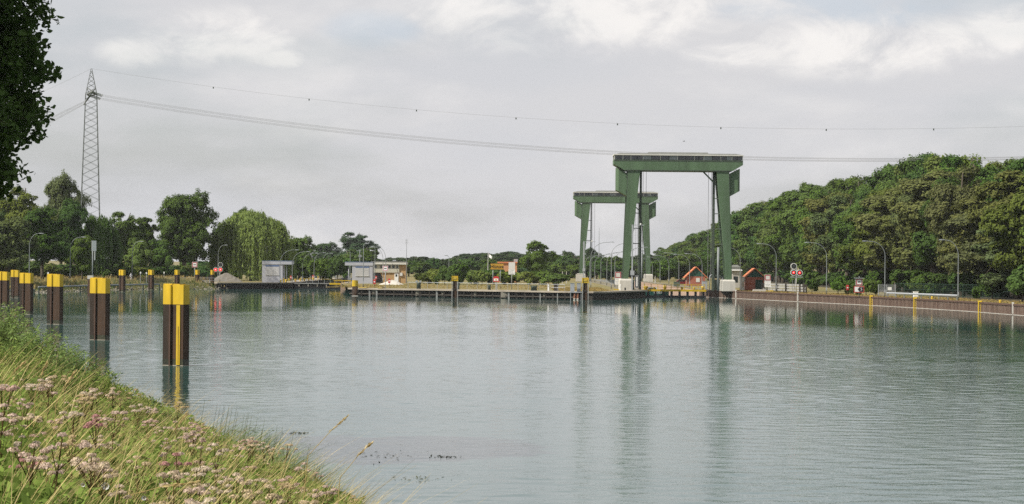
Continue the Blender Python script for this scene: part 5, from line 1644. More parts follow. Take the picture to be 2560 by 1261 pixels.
# ---- right-hand wood: a front row along the bank and taller trees behind
GW = 'trees of the wood behind the right bank'
def skyline(px):
    xs = [1600, 1640, 1700, 1760, 1840, 1900, 1980, 2080, 2160, 2250, 2310, 2360, 2430, 2470, 2510, 2560, 2700]
    ys = [640, 628, 600, 572, 522, 492, 458, 428, 436, 402, 388, 372, 384, 404, 410, 398, 390]
    return float(np.interp(px, xs, ys))
def ordinal(n):
    return str(n) + ('th' if 10 < n % 100 < 14 else {1: 'st', 2: 'nd', 3: 'rd'}.get(n % 10, 'th'))
def hue(c):
    return 'brownish' if c is C_BROWN else 'grey-green' if c is C_GREY else 'olive' if c is C_OLIVE else 'dark green' if c is C_DARK else 'green'
rowY = 352.0
i = 0
cnt = [0, 0]
FR = ['oak_a', 'oak_b', 'oak_c', 'tall_a', 'oak_b', 'tall_b', 'oak_a', 'oak_c']
brown_spots = ((2290, 60), (2440, 45), (2100, 25), (2545, 18))
while rowY < 1750:
    Xf = 82.0 if rowY < 480 else 80 + (rowY - 480) * 0.012
    for row in range(2):
        if row == 0 and i % 3 == 1 and rowY < 620:
            i += 1
            continue                              # gaps in the front row let the crowns stand apart
        y = rowY + row * 6 + random.uniform(-2, 2)
        x = Xf + row * (9.5 if rowY < 600 else 12) + random.uniform(-1.5, 1.5)
        px = CX + FPX * x / y
        if px > 2680: continue
        top = skyline(px) + (random.uniform(25, 130) * min(1.0, 420 / rowY) if row == 0 else random.uniform(-4, 22))
        h = at(px, top, y).z - ZG
        h = max(6.0, min(h, 29))
        col = random.choice((C_MID, C_MID, C_DARK, C_OLIVE, C_DARK))
        cnt[row] += 1
        if any(abs(px - b) < w_ for b, w_ in brown_spots) and row == 0:
            col = random.choice((C_BROWN, C_GREY, C_GREY))
        lab = (f'{hue(col)} tree in the front row of the right-hand wood, {ordinal(cnt[row])} from the right' if row == 0 else f'{hue(col)} tree topping the right-hand wood, {ordinal(cnt[row])} of the back row from the right')
        tree(FR[i % 8] if h > 11 else 'low_a', (x, y, ZG), h, lab, jit(col, 0.13), GW, w=random.uniform(11.5, 15.5) if h > 11 else None)
        i += 1
    rowY += 8.5 if rowY < 560 else (12 if rowY < 850 else 19)
# floor and undergrowth of the wood
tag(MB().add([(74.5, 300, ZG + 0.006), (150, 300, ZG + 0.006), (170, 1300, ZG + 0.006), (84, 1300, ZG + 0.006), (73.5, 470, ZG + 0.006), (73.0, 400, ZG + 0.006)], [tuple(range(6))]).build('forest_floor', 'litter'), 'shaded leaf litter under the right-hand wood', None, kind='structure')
for j in range(64):
    y = 352 + j * 7.6 if j < 34 else 610 + (j - 34) * 16
    x = 77.5 + random.uniform(-1.5, 9) + max(0, (y - 480) * 0.012)
    if CX + FPX * x / y > 2640: continue
    tree('shrub_a' if j % 2 else 'shrub_b', (x, y, ZG), random.uniform(2.6, 4.6), f'shady undergrowth shrub at the foot of the right-hand wood, {ordinal(j + 1)} from the right', jit(C_DARK if j % 3 else C_MID), 'undergrowth shrubs of the right-hand wood', w=random.uniform(5, 8), name='shrub', cat='shrub')
# lower edge of the wood: shrubs in front of the trunks
for px, Y, h, lab in ((2095, 436, 3.2, 'leafy shrub left of the arrow board under the trees'), (2165, 420, 3.0, 'leafy shrub right behind the arrow board'), (2190, 424, 2.6, 'leafy shrub left of the mesh gate'), (2125, 432, 2.6, 'low leafy shrub behind the red lifebuoy box'),
                      (2030, 462, 2.6, 'leafy shrub right of the plank barrier'), (2556, 352, 5.4, 'big dark bush at the right picture edge by the fence end'), (2300, 412, 2.0, 'low shrub in the shade behind the small white cabinet'), (2470, 404, 2.0, 'low shrub in the shade behind the fence')):
    tree('shrub_a' if h > 2.8 else 'shrub_b', base(px, Y, ZG), h, lab, jit(C_MID if px < 2500 else C_DARK), 'shrubs along the wood edge', name='shrub', cat='shrub')

# bushes closing the view behind the large lock
for j in range(30):
    if j < 16: x, y = 44 + (j % 8) * 3.6 + random.uniform(-1, 1), 790 + (j // 8) * 60 + random.uniform(-15, 15)
    else: x, y = 8 + (j - 16) * 2.7, 845 + random.uniform(-20, 40)
    tree('low_a' if j % 3 == 0 else ('shrub_a' if j % 2 else 'shrub_b'), (x, y, ZG), random.uniform(4.5, 8.5), f'bush beyond the end of the large lock, {ordinal(j + 1 if j < 16 else j - 15)} {"on its right side" if j < 16 else "from the left behind the lamp posts"}', jit(C_MID if j % 2 else C_DARK), 'bushes beyond the large lock', w=random.uniform(7, 10), name='shrub', cat='shrub')
# ---- left bank
GLT = 'trees on the left bank'
LEFT = [  # px, Y, top row, width px, kind, colour, label, base z
    (18, 478, 545, 150, 'low_a', C_GREY, 'pale grey-green willow bush-tree at the left picture edge', 2.3),
    (105, 500, 520, 110, 'oak_b', C_DARK, 'dark tree between the left-edge willow and the birch-like tree', 2.2),
    (60, 540, 470, 130, 'oak_a', C_OLIVE, 'tall olive tree half hidden by the overhanging leaves at left', 1.8),
    (-20, 560, 452, 140, 'oak_c', C_OLIVE, 'tall tree at the left edge directly under the overhanging leaves', 1.6),
    (152, 590, 437, 120, 'round_a', C_GREY, 'tall pale grey-green tree left of the pylon foot', 1.6),
    (178, 540, 500, 80, 'oak_b', C_DARK, 'dark tree in front of the pylon foot, left', 1.8),
    (245, 545, 538, 105, 'willow_small', C_MID, 'birch-like drooping tree in front of the pylon foot', 1.8),
    (205, 520, 590, 70, 'low_a', C_OLIVE, 'small light tree left of the edge-on board', 2.0),
    (318, 600, 532, 100, 'oak_a', C_MID, 'rounded mid-green tree between the pylon and the dark round tree', 1.5),
    (362, 620, 545, 70, 'tall_a', C_DARK, 'small dark conical tree touching the dark round tree', 1.5),
    (345, 575, 600, 75, 'low_a', C_LIGHT, 'light green low tree behind the lamp by the cyclist', 1.6),
    (460, 612, 481, 160, 'round_a', C_DARK, 'large dark round-crowned tree in the left half', 1.4),
    (398, 600, 600, 75, 'low_a', C_MID, 'small tree leaning on the left side of the dark round tree', 1.4),
    (600, 690, 520, 75, 'open_a', C_DARK, 'dark tree peeping out behind the willow crown', 1.4),
    (630, 622, 528, 200, 'willow', C_WILLOW, 'big weeping willow with yellow-green strands behind the left shed', 1.4),
    (748, 690, 592, 84, 'round_a', C_MID, 'mid-green tree right of the weeping willow', 1.4),
    (715, 660, 640, 70, 'low_a', C_DARK, 'dark low tree behind the overhanging shed roof', 1.4),
    (790, 760, 655, 80, 'low_a', C_DARK, 'dark low tree behind the small-lock lamps', 1.4),
    (870, 760, 625, 85, 'oak_c', C_OLIVE, 'light olive tree behind the right grey shed', 1.4),
    (830, 820, 645, 60, 'low_a', C_MID, 'mid-green tree left of the light olive one', 1.4),
    (918, 800, 618, 60, 'oak_a', C_MID, 'tree rising behind the lamp pair at the right shed', 1.4),
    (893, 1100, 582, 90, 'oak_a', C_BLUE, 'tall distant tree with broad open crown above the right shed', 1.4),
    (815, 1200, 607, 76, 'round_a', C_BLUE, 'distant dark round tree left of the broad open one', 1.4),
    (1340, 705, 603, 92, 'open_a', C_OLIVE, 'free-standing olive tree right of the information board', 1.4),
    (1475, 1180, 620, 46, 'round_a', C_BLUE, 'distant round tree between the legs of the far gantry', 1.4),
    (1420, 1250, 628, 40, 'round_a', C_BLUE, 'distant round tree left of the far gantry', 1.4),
]
for px, Y, top, wpx, kind, col, lab, z in LEFT:
    p = base(px, Y, z)
    tree(kind, p, at(px, top, Y).z - z, lab, jit(col, 0.05), None, w=wpx * Y / FPX, rz=(px * 0.37) % 6.28)
# undergrowth on the left bank: low dark shrubs under the trees
for j, px in enumerate(range(8, 540, 38)):
    Y = 492 + (px * 0.20) + random.uniform(-6, 6)
    tree('shrub_a' if j % 2 else 'shrub_b', base(px, Y, 2.0 if px < 300 else 1.5), random.uniform(3.0, 5.2), f'shrub in the undergrowth below the left bank trees, {ordinal(j + 1)} from the left edge', jit(C_DARK if j % 3 else C_OLIVE), 'undergrowth shrubs below the left bank trees', w=random.uniform(5, 7.5), name='shrub', cat='shrub')
for j, px in enumerate(range(470, 870, 22)):
    Y = 655 + random.uniform(-20, 40)
    tree('shrub_a' if j % 2 else 'shrub_b', base(px, Y, ZG), random.uniform(4.0, 7.0), f'shrub behind the willow and the left shed, {ordinal(j + 1)} from the left', jit(C_DARK if j % 3 else C_MID), 'shrubs behind the willow and the left shed', w=random.uniform(5, 8), name='shrub', cat='shrub')
# ---- island shrubs
ISH = [(1088, 575, 676, 'C_LIGHT'), (1112, 565, 668, 'C_DARK'), (1148, 572, 663, 'C_MID'), (1130, 560, 680, 'C_DARK'), (1178, 580, 678, 'C_LIGHT'), (1205, 575, 680, 'C_LIGHT'), (1235, 580, 676, 'C_MID'), (1262, 575, 682, 'C_LIGHT'), (1290, 580, 684, 'C_LIGHT'), (1320, 575, 682, 'C_LIGHT'), (1348, 580, 680, 'C_MID'), (1372, 575, 683, 'C_LIGHT'), (1396, 572, 688, 'C_OLIVE'), (1060, 580, 684, 'C_OLIVE')]
for j, (px, Y, top, cn) in enumerate(ISH):
    p = base(px, Y, ZG)
    cword = {'C_LIGHT': 'light green', 'C_DARK': 'dark green', 'C_MID': 'mid-green', 'C_OLIVE': 'olive'}[cn]
    ordw = ('first', 'second', 'third', 'fourth', 'fifth', 'sixth', 'seventh', 'eighth', 'ninth', 'tenth', 'eleventh', 'twelfth', 'thirteenth', 'fourteenth')[sorted(q[0] for q in ISH).index(px)]
    tree('shrub_a' if j % 2 else 'shrub_b', p, at(px, top, Y).z - ZG + 0.3, f'{cword} shrub behind the pier railing, {ordw} from the control building', jit(globals()[cn], 0.06), 'shrubs behind the pier railing', w=random.uniform(4.4, 5.6), name='shrub', cat='shrub')
# ---- distant tree belt beyond the island
for j in range(44):
    px = 1010 + j * 15 + random.uniform(-4, 4)
    Y = random.uniform(800, 1000)
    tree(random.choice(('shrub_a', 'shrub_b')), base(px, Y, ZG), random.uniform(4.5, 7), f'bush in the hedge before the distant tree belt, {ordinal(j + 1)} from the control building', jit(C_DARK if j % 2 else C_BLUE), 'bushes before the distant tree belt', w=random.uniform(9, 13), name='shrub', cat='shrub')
for j in range(58):
    px = 985 + j * 11.5 + random.uniform(-4, 4)
    Y = random.uniform(1150, 1500)
    top = float(np.interp(px, [960, 1040, 1085, 1110, 1150, 1200, 1290, 1400, 1500, 1560, 1660], [652, 634, 650, 652, 636, 632, 631, 637, 640, 640, 632])) + random.uniform(-3, 8)
    p = base(px, Y, ZG)
    h = at(px, top, Y).z - ZG
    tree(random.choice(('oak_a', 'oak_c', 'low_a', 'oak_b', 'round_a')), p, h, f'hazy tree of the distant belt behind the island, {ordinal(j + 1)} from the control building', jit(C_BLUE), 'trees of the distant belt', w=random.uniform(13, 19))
for j in range(26):
    px = 770 + j * 12 + random.uniform(-4, 4)
    Y = random.uniform(1050, 1300)
    p = base(px, Y, ZG)
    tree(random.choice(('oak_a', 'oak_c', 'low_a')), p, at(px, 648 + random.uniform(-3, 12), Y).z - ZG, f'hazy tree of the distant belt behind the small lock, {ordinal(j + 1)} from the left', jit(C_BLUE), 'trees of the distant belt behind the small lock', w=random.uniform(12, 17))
# ================================================================== overhanging tree at the upper left
def near_tree():
    rng = np.random.default_rng(77)
    p0 = Vector((-24.05, 75.0, 0)); p0.z = near_ground(p0.x, p0.y)[0] - 0.2
    t = thing('tree', 'dark overhanging tree crown reaching in at the upper left corner', 'tree', p0)
    # crown built of drooping sprays; local coordinates
    cs, ns, ss = [], [], []
    limbs = MB()
    H = 5.8
    for i in range(880):
        a = rng.uniform(-1.0, 1.0) if i % 3 else rng.uniform(0, 6.28); f = rng.uniform(0.5, 1.06) if i % 3 else rng.uniform(0.3, 1.0)
        zc = rng.uniform(-1.0, 1.0)
        rad = 7.2 * (1 - 0.40 * abs(zc) ** 6) * f * (1 + 0.10 * math.sin(3 * a + 1) + 0.06 * math.sin(8 * a + 5 * zc))
        c = np.array([rad * math.cos(a), rad * math.sin(a), 9.9 + 6.0 * zc])
        m = 170
        L_ = rng.uniform(0.7, 1.4)
        dirv = unit(np.array([[math.cos(a), math.sin(a), rng.uniform(-0.5, 0.25)]]))[0]
        u = rng.random(m)
        pos = c + dirv * (u * L_)[:, None] + unit(rng.normal(size=(m, 3))) * (rng.random((m, 1)) ** 0.5) * np.array([0.62, 0.62, 0.48]) * (0.5 + 0.6 * np.sin(u * 3.0))[:, None]
        cs.append(pos); ns.append(unit(rng.normal(size=(m, 3)) * 0.8 + np.array([0, 0, 0.7])))
        ss.append(rng.uniform(0.065, 0.13, m))
        limbs.tube([tuple(c - dirv * 0.5), tuple(c + dirv * L_ * 0.5), tuple(c + dirv * L_ * 1.05)], [0.018, 0.012, 0.004], 4)
        if i % 7 == 0:
            e = Vector(c) + Vector(dirv) * L_
            limbs.tube([(0, 0, 6.5 + 3.5 * (zc + 1) / 2), tuple(Vector(c) * 0.55 + Vector((0, 0, 3.4))), tuple(c), tuple(e)], [0.10, 0.06, 0.025, 0.008], 5)
    c = np.concatenate(cs); n = np.concatenate(ns); s = np.concatenate(ss)
    # lobed six-cornered leaves
    k = len(c)
    a = unit(np.cross(n, rng.normal(size=(k, 3)))); b = np.cross(n, a); S = s[:, None]
    v = np.stack([c - a * S, c - a * S * 0.2 + b * S * 0.75, c + a * S * 0.45 + b * S * 0.55, c + a * S * 1.1, c + a * S * 0.45 - b * S * 0.55, c - a * S * 0.2 - b * S * 0.75], 1).reshape(-1, 3)
    cr = link('crown', mesh_np('crown', v, np.arange(6 * k).reshape(k, 6)), 'leaf_near', t); cr.color = (0.062, 0.105, 0.030, 1)
    tm = MB().tube([(0, 0, -0.5), (0.1, 0, 2), (0, 0.1, 7), (0, 0, 14)], [0.42, 0.34, 0.26, 0.10], 10).build('trunk', 'bark', t, True)
    limbs.build('branches', 'bark', t)
near_tree()

# ================================================================== near bank vegetation
rng = np.random.default_rng(21)
def in_view(x, y, margin=0.012):
    return -0.213 - margin < x / y < -0.02
def scatter(n, y0, y1, dmin, dmax=40, fn=None, power=1.6):
    out = []
    tries = 0
    while len(out) < n and tries < n * 60:
        tries += 1
        y = y0 + (y1 - y0) * rng.random() ** power
        x = -y * rng.uniform(0.062, 0.228)
        z, d = near_ground(x, y)
        if d < dmin or d > dmax: continue
        if fn is not None and not fn(x, y, d): continue
        out.append((x, y, z, d))
    return np.array(out)

def blades(pts, hgt, width, lean, bend, segs=3, wind=(0.35, 0.0)):
    """grass blades as tapering bent strips"""
    n = len(pts)
    az = rng.uniform(0, 6.28, n)
    side = np.stack([np.cos(az), np.sin(az), np.zeros(n)], 1)
    ln = np.stack([rng.normal(size=n) * lean + wind[0] * bend, rng.normal(size=n) * lean + wind[1] * bend, np.zeros(n)], 1)
    V = []
    for i in range(segs + 1):
        f = i / segs
        c = pts + np.stack([np.zeros(n), np.zeros(n), hgt * (f - 0.12 * f * f)], 1) + ln * (hgt * f ** 2)[:, None]
        w = width * (1 - f) ** 0.7 * 0.5 + 0.0008
        V += [c - side * w[:, None], c + side * w[:, None]]
    v = np.stack(V, 1).reshape(-1, 3)
    k = 2 * (segs + 1)
    fidx = []
    for i in range(segs):
        fidx.append(np.stack([np.arange(n) * k + 2 * i, np.arange(n) * k + 2 * i + 1, np.arange(n) * k + 2 * i + 3, np.arange(n) * k + 2 * i + 2], 1))
    return v, np.concatenate(fidx)
def ramp(d):
    return np.clip((d - 0.3) / 4.5, 0.28, 1.0)

# green grass sward
q = scatter(30000, 11, 80, 0.6)
hg = rng.uniform(0.45, 1.1, len(q)) * ramp(q[:, 3])
v, f = blades(q[:, :3], hg, rng.uniform(0.008, 0.016, len(q)) * (0.6 + q[:, 1] / 50), 0.28, 0.5)
g = tag(link('grass', mesh_np('grass', v, f), 'herb'), 'tall green grass covering the near bank', 'grass', kind='stuff'); g.color = (0.19, 0.235, 0.06, 1)
# dry straw grass with drooping seed stalks
q = scatter(8000, 11, 70, 2.5)
hg = rng.uniform(0.8, 1.5, len(q)) * ramp(q[:, 3])
v, f = blades(q[:, :3], hg, rng.uniform(0.006, 0.011, len(q)) * (0.6 + q[:, 1] / 50), 0.22, 0.75, 4, (0.5, 0.0))
g = tag(link('dry_grass', mesh_np('dry_grass', v, f), 'herb'), 'dry straw-coloured grass stalks leaning over the near bank', 'grass', kind='stuff'); g.color = (0.56, 0.45, 0.20, 1)
# long loose straw stalks rising above the stand
q = scatter(420, 14, 52, 3.5)
v, f = blades(q[:, :3], rng.uniform(1.3, 1.95, len(q)) * (0.7 + 0.3 * ramp(q[:, 3])), rng.uniform(0.008, 0.014, len(q)) * (0.7 + q[:, 1] / 50), 0.20, 0.9, 5, (0.45, 0.05))
g = tag(link('straw_stalks', mesh_np('straw_stalks', v, f), 'herb'), 'long loose straw stalks rising above the near bank flowers', 'grass', kind='stuff'); g.color = (0.62, 0.50, 0.25, 1)
# broad herb leaves filling the stand
q = scatter(80000, 13, 70, 1.0)
hz = rng.uniform(0.05, 1.12, len(q)) ** 0.7 * ramp(q[:, 3])
c = q[:, :3] + np.stack([rng.normal(size=len(q)) * 0.06, rng.normal(size=len(q)) * 0.06, hz], 1)
n = unit(rng.normal(size=(len(q), 3)) * 0.7 + np.array([-0.15, -0.1, 0.75]))
v, f = leaf_quads(c, n, rng.uniform(0.04, 0.10, len(q)), rng, 0.36)
g = tag(link('herb_leaves', mesh_np('herb_leaves', v, f), 'herb'), 'leafy weeds filling the near bank between the flowers', 'weeds', kind='stuff'); g.color = (0.17, 0.24, 0.055, 1)

# ---- hemp-agrimony plants: stem, leaves, several domed flower heads
def flower_parts(seed):
    r = np.random.default_rng(seed)
    h = r.uniform(1.0, 1.3)
    stem = MB()
    top = Vector((r.normal() * 0.08, r.normal() * 0.08, h))
    stem.tube([(0, 0, -0.1), tuple(top * 0.5), tuple(top)], [0.007, 0.006, 0.004], 5)
    heads = []
    nb = r.integers(4, 9)
    for b in range(nb):
        a = 6.28 * b / nb + r.uniform(-0.4, 0.4)
        rad = r.uniform(0.05, 0.15) if b else 0.0
        e = top + Vector((rad * math.cos(a), rad * math.sin(a), r.uniform(-0.10, 0.03) if b else 0.02))
        stem.tube([tuple(top * (0.86 - 0.05 * b / nb)), tuple(e)], [0.004, 0.003], 4)
        heads.append((e, r.uniform(0.026, 0.043)))
    lv, lf = [], []
    cs, ns, ax = [], [], []
    for k in range(11):
        z = h * (0.12 + 0.078 * k)
        for s in (0, math.pi):
            a = k * 1.57 + s
            for j in (-0.5, 0, 0.5):
                ln = (0.085 - 0.03 * abs(j)) * (1.1 - 0.4 * k / 11)
                d = np.array([math.cos(a + j), math.sin(a + j), -0.15])
                cs.append(np.array([0, 0, z]) + np.array(top) * 0 + d * (ln + 0.015)); ns.append(np.array([-d[0] * 0.3, -d[1] * 0.3, 1.0])); ax.append(d * ln)
    cs, ns, ax = np.array(cs), unit(np.array(ns)), np.array(ax)
    cs[:, :2] += np.array(top)[:2] * (cs[:, 2:3] / h)
    b = np.cross(ns, unit(ax)) * 0.017
    v = np.stack([cs - ax, cs + b, cs + ax, cs - b], 1).reshape(-1, 3)
    leaves = mesh_np('leaves', v, np.arange(len(v)).reshape(-1, 4))
    hm = []
    for e, rad in heads:
        m = 90
        d = sphere_dirs(m, r); d[:, 2] = np.abs(d[:, 2]) * 0.75
        c = d * rad * np.array([1, 1, 0.62]) * r.uniform(0.85, 1.1, (m, 1)) + r.normal(size=(m, 3)) * 0.003
        v, f = leaf_quads(c, unit(d + r.normal(size=(m, 3)) * 0.35), r.uniform(0.007, 0.012, m), r, 0.8)
        hm.append((mesh_np('flower_head', v, f), e))
    return stem.mesh('stem'), leaves, hm
FLW = [flower_parts(100 + i) for i in range(9)]
def flower(i, x, y, z, s, col, label):
    sm, lm, hm = FLW[i % len(FLW)]
    t = thing('flowering_plant', label, 'flower', (x, y, z), rng.uniform(0, 6.28), 'pink hemp-agrimony plants on the near bank')
    t.scale = (s, s, s)
    o = link('stem', sm, 'herb', t); o.color = (0.14, 0.10, 0.045, 1)
    o = link('leaves', lm, 'herb', t); o.color = (0.15, 0.22, 0.055, 1)
    for me, e in hm:
        o = link('flower_head', me, 'petal', t); o.location = e; o.color = col + (1,)
q = scatter(225, 14, 48, 4.4, fn=lambda x, y, d: x / y > -0.222 and not (x / y < -0.165 and y > 40), power=1.0)
PINK = [(0.58, 0.46, 0.39), (0.58, 0.48, 0.37), (0.54, 0.40, 0.34), (0.52, 0.41, 0.25), (0.45, 0.25, 0.24), (0.62, 0.53, 0.43), (0.57, 0.47, 0.32)]
PNAME = ['pale pink', 'cream-pink', 'pink', 'beige faded', 'deep pink', 'whitish pink', 'cream']
for i, (x, y, z, d) in enumerate(q):
    ci = int(rng.choice(len(PINK), p=[0.2, 0.2, 0.13, 0.15, 0.06, 0.12, 0.14]))
    flower(i, x, y, z, rng.uniform(0.72, 1.2) * (0.75 + 0.25 * min(1, d / 7)), PINK[ci], f'{PNAME[ci]} flowering plant among the grass of the near bank')
# ---- three white bindweed flowers
for px, py, Y, lab in ((264, 1215, 17, 'largest white trumpet flower low in the grass at bottom left'), (208, 1212, 17.3, 'small white flower left of the largest white trumpet flower'), (360, 1245, 16.5, 'small white flower right of the largest white trumpet flower')):
    p = at(px, py, Y)
    t = thing('bindweed_flower', lab, 'flower', p)
    r_ = 0.028 if px == 264 else 0.016
    MB().loft([[(r_ * 0.2 * math.cos(a), 0.03 + r_ * 0.2 * math.sin(a) * 0.5, r_ * 0.2 * math.sin(a)) for a in np.arange(0, 6.2, 0.628)],
               [(r_ * math.cos(a), -0.01, r_ * math.sin(a)) for a in np.arange(0, 6.2, 0.628)]], cap=False).build('petals', 'white', t)
    zg = near_ground(p.x, p.y)[0]
    o = MB().tube([(0, 0.03, 0), (0.02, 0.05, -0.2), (0.0, 0.06, zg - p.z)], 0.003, 4).build('stem', 'herb', t); o.color = (0.10, 0.15, 0.04, 1)
# ---- single tall straw stalks standing out against the water
def stalk(px, py, bx, by, Y, label):
    tip = at(px, py, Y); bs_ = at(bx, by, Y)
    b0 = Vector((bs_.x - (tip.x - bs_.x) * 0.4, Y, 0)); b0.z = near_ground(b0.x, b0.y)[0]
    t = thing('grass_stalk', label, 'grass stalk', b0, 0, 'tall straw stalks')
    P_ = [Vector((0, 0, 0)), (bs_ - b0) * 1.0, (tip - b0).lerp(bs_ - b0, 0.45) + Vector((0, 0, 0.02)), tip - b0]
    o = MB().tube(P_[:3], [0.005, 0.004, 0.003], 5).build('stem', 'herb', t); o.color = (0.50, 0.40, 0.18, 1)
    a, b = P_[2], P_[3]
    m = 60
    tt = rng.random(m)
    c = np.array([list(a.lerp(b, float(u))) for u in tt]) + rng.normal(size=(m, 3)) * 0.006
    dv = np.array((b - a).normalized())
    n = unit(rng.normal(size=(m, 3)))
    ax = np.tile(dv, (m, 1)) * 0.022; bb = unit(np.cross(n, dv)) * 0.005
    v = np.stack([c - ax, c + bb, c + ax, c - bb], 1).reshape(-1, 3)
    o = link('seed_head', mesh_np('seed_head', v, np.arange(4 * m).reshape(m, 4)), 'herb', t); o.color = (0.55, 0.44, 0.22, 1)
stalk(872, 1038, 770, 1140, 24, 'longest pale grass stalk leaning right over the water, left of a pair')
stalk(931, 1105, 850, 1195, 23, 'pale grass stalk leaning right over the water, right of a pair')
stalk(470, 1030, 395, 1140, 24, 'pale grass stalk leaning right below the striped dolphin')
stalk(62, 905, 12, 960, 26, 'pale grass stalk leaning right in front of the willow shrubs at far left')
stalk(188, 928, 140, 1010, 25, 'pale grass stalk leaning right below the second dolphin')
stalk(118, 905, 88, 985, 25, 'steep pale grass stalk in front of the willow shrubs')
stalk(500, 1205, 300, 1245, 17, 'low pale grass stalk lying almost level over the flowers')

# ---- willow shrubs at the left, narrow-leaved
def willow_shrub(x, y, h, w, n, label, col):
    z, d = near_ground(x, y)
    t = thing('willow_shrub', label, 'shrub', (x, y, z), 0, 'narrow-leaved shrubs on the near bank')
    st = MB(); cs, ax, ns = [], [], []
    for i in range(n):
        a = rng.uniform(0, 6.28); f = math.sqrt(rng.random())
        e = Vector((w * f * math.cos(a), w * f * math.sin(a), h * (1.02 - 0.42 * f * f) * rng.uniform(0.72, 1.05)))
        b = Vector((0.25 * e.x, 0.25 * e.y, 0))
        md = b.lerp(e, 0.55) + Vector((0, 0, 0.12 * h))
        st.tube([tuple(b), tuple(md), tuple(e)], [0.010, 0.007, 0.002], 4)
        m = 46
        for k in range(m):
            u = 0.25 + 0.78 * (k + rng.random()) / m
            p = b.lerp(md, u / 0.55) if u < 0.55 else md.lerp(e, (u - 0.55) / 0.45)
            dv = unit(np.array([[rng.normal(), rng.normal(), rng.normal() * 0.5 + 0.25]]))[0]
            ln = rng.uniform(0.045, 0.08)
            cs.append(np.array(p) + dv * ln); ax.append(dv * ln); ns.append(unit(rng.normal(size=(1, 3)) + np.array([[0, 0, 0.7]]))[0])
    cs, ax, ns = np.array(cs), np.array(ax), np.array(ns)
    b = unit(np.cross(ns, ax)) * 0.0125
    v = np.stack([cs - ax, cs + b, cs + ax, cs - b], 1).reshape(-1, 3)
    o = link('leaves', mesh_np('leaves', v, np.arange(len(v)).reshape(-1, 4)), 'herb', t); o.color = col + (1,)
    o = tag(st.build('stems', 'herb', t), kind='stuff'); o.color = (0.10, 0.085, 0.04, 1)
for (x, y, h, w, n, lab, col) in (
    (-12.4, 56, 2.25, 1.5, 230, 'tallest willow shrub at the left picture edge', (0.24, 0.33, 0.11)),
    (-10.9, 55, 1.95, 1.3, 210, 'willow shrub below the third dolphin', (0.22, 0.31, 0.10)),
    (-9.7, 53.5, 1.7, 1.1, 150, 'dark willow shrub left of the second dolphin', (0.14, 0.21, 0.065)),
    (-10.4, 50, 1.6, 1.2, 120, 'light green shrub in front of the dark willow shrub', (0.21, 0.28, 0.07)),
    (-8.8, 50, 1.45, 1.1, 110, 'light green shrub below the second dolphin', (0.21, 0.28, 0.07)),
    (-7.6, 49, 1.3, 0.9, 80, 'dark narrow-leaved shrub at the waterside right of the light green shrubs', (0.10, 0.155, 0.055)),
    (-9.6, 44, 1.1, 1.0, 70, 'light green shrub behind the tallest pink flowers at left', (0.20, 0.27, 0.07))):
    willow_shrub(x, y, h, w, n, lab, col)
for j, (x, y, h) in enumerate(((-8.3, 44, 1.55), (-7.2, 46, 1.35), (-6.6, 42, 1.25), (-7.6, 38, 1.35), (-5.6, 40, 1.1), (-6.4, 34, 1.25), (-4.6, 37, 1.05), (-5.2, 30, 1.2), (-4.2, 32, 1.0), (-3.6, 28, 1.0))):
    ordw = ('first', 'second', 'third', 'fourth', 'fifth', 'sixth', 'seventh', 'eighth', 'ninth', 'tenth')[j]
    willow_shrub(x, y, h, 0.55 + 0.1 * (j % 3), 34, f'leafy weed clump among the flowers, {ordw} from the willow shrubs', (0.16 + 0.02 * (j % 3), 0.23, 0.06))
# ---- reed clumps at the water's edge
def reeds(x, y, n, w, h, label):
    z, d = near_ground(x, y)
    pts = np.stack([x + rng.normal(size=n) * w * 0.5, y + rng.normal(size=n) * w * 0.9, np.zeros(n)], 1)
    for p in pts: p[2] = near_ground(p[0], p[1])[0] - z
    pts[:, 0] -= x; pts[:, 1] -= y
    v, f = blades(pts, rng.uniform(0.6, 1.05, n) * h, rng.uniform(0.018, 0.030, n), 0.20, 1.0, 5, (0.55, -0.1))
    t = thing('reed_clump', label, 'reeds', (x, y, z), 0, 'reed clumps at the water edge')
    o = tag(link('blades', mesh_np('blades', v, f), 'herb', t), kind='stuff'); o.color = (0.19, 0.25, 0.11, 1)
    m = 10
    st = MB()
    for i in range(m):
        p = pts[rng.integers(0, n)]
        st.tube([tuple(p), (p[0] + 0.05, p[1], p[2] + h * 0.7), (p[0] + 0.16, p[1], p[2] + h * 1.15)], [0.006, 0.005, 0.002], 4)
    o = tag(st.build('stems', 'herb', t), kind='stuff'); o.color = (0.12, 0.14, 0.05, 1)
reeds(-6.0, 50, 560, 0.8, 1.45, 'left reed clump right of the flowers at the water edge')
reeds(-5.1, 46.5, 640, 0.8, 1.45, 'middle reed clump at the water edge')
reeds(-4.3, 43.5, 640, 0.75, 1.3, 'rightmost reed clump arching over the water at bottom')
reeds(-3.5, 40.5, 520, 0.7, 1.15, 'lowest reed clump cut off by the bottom picture edge')
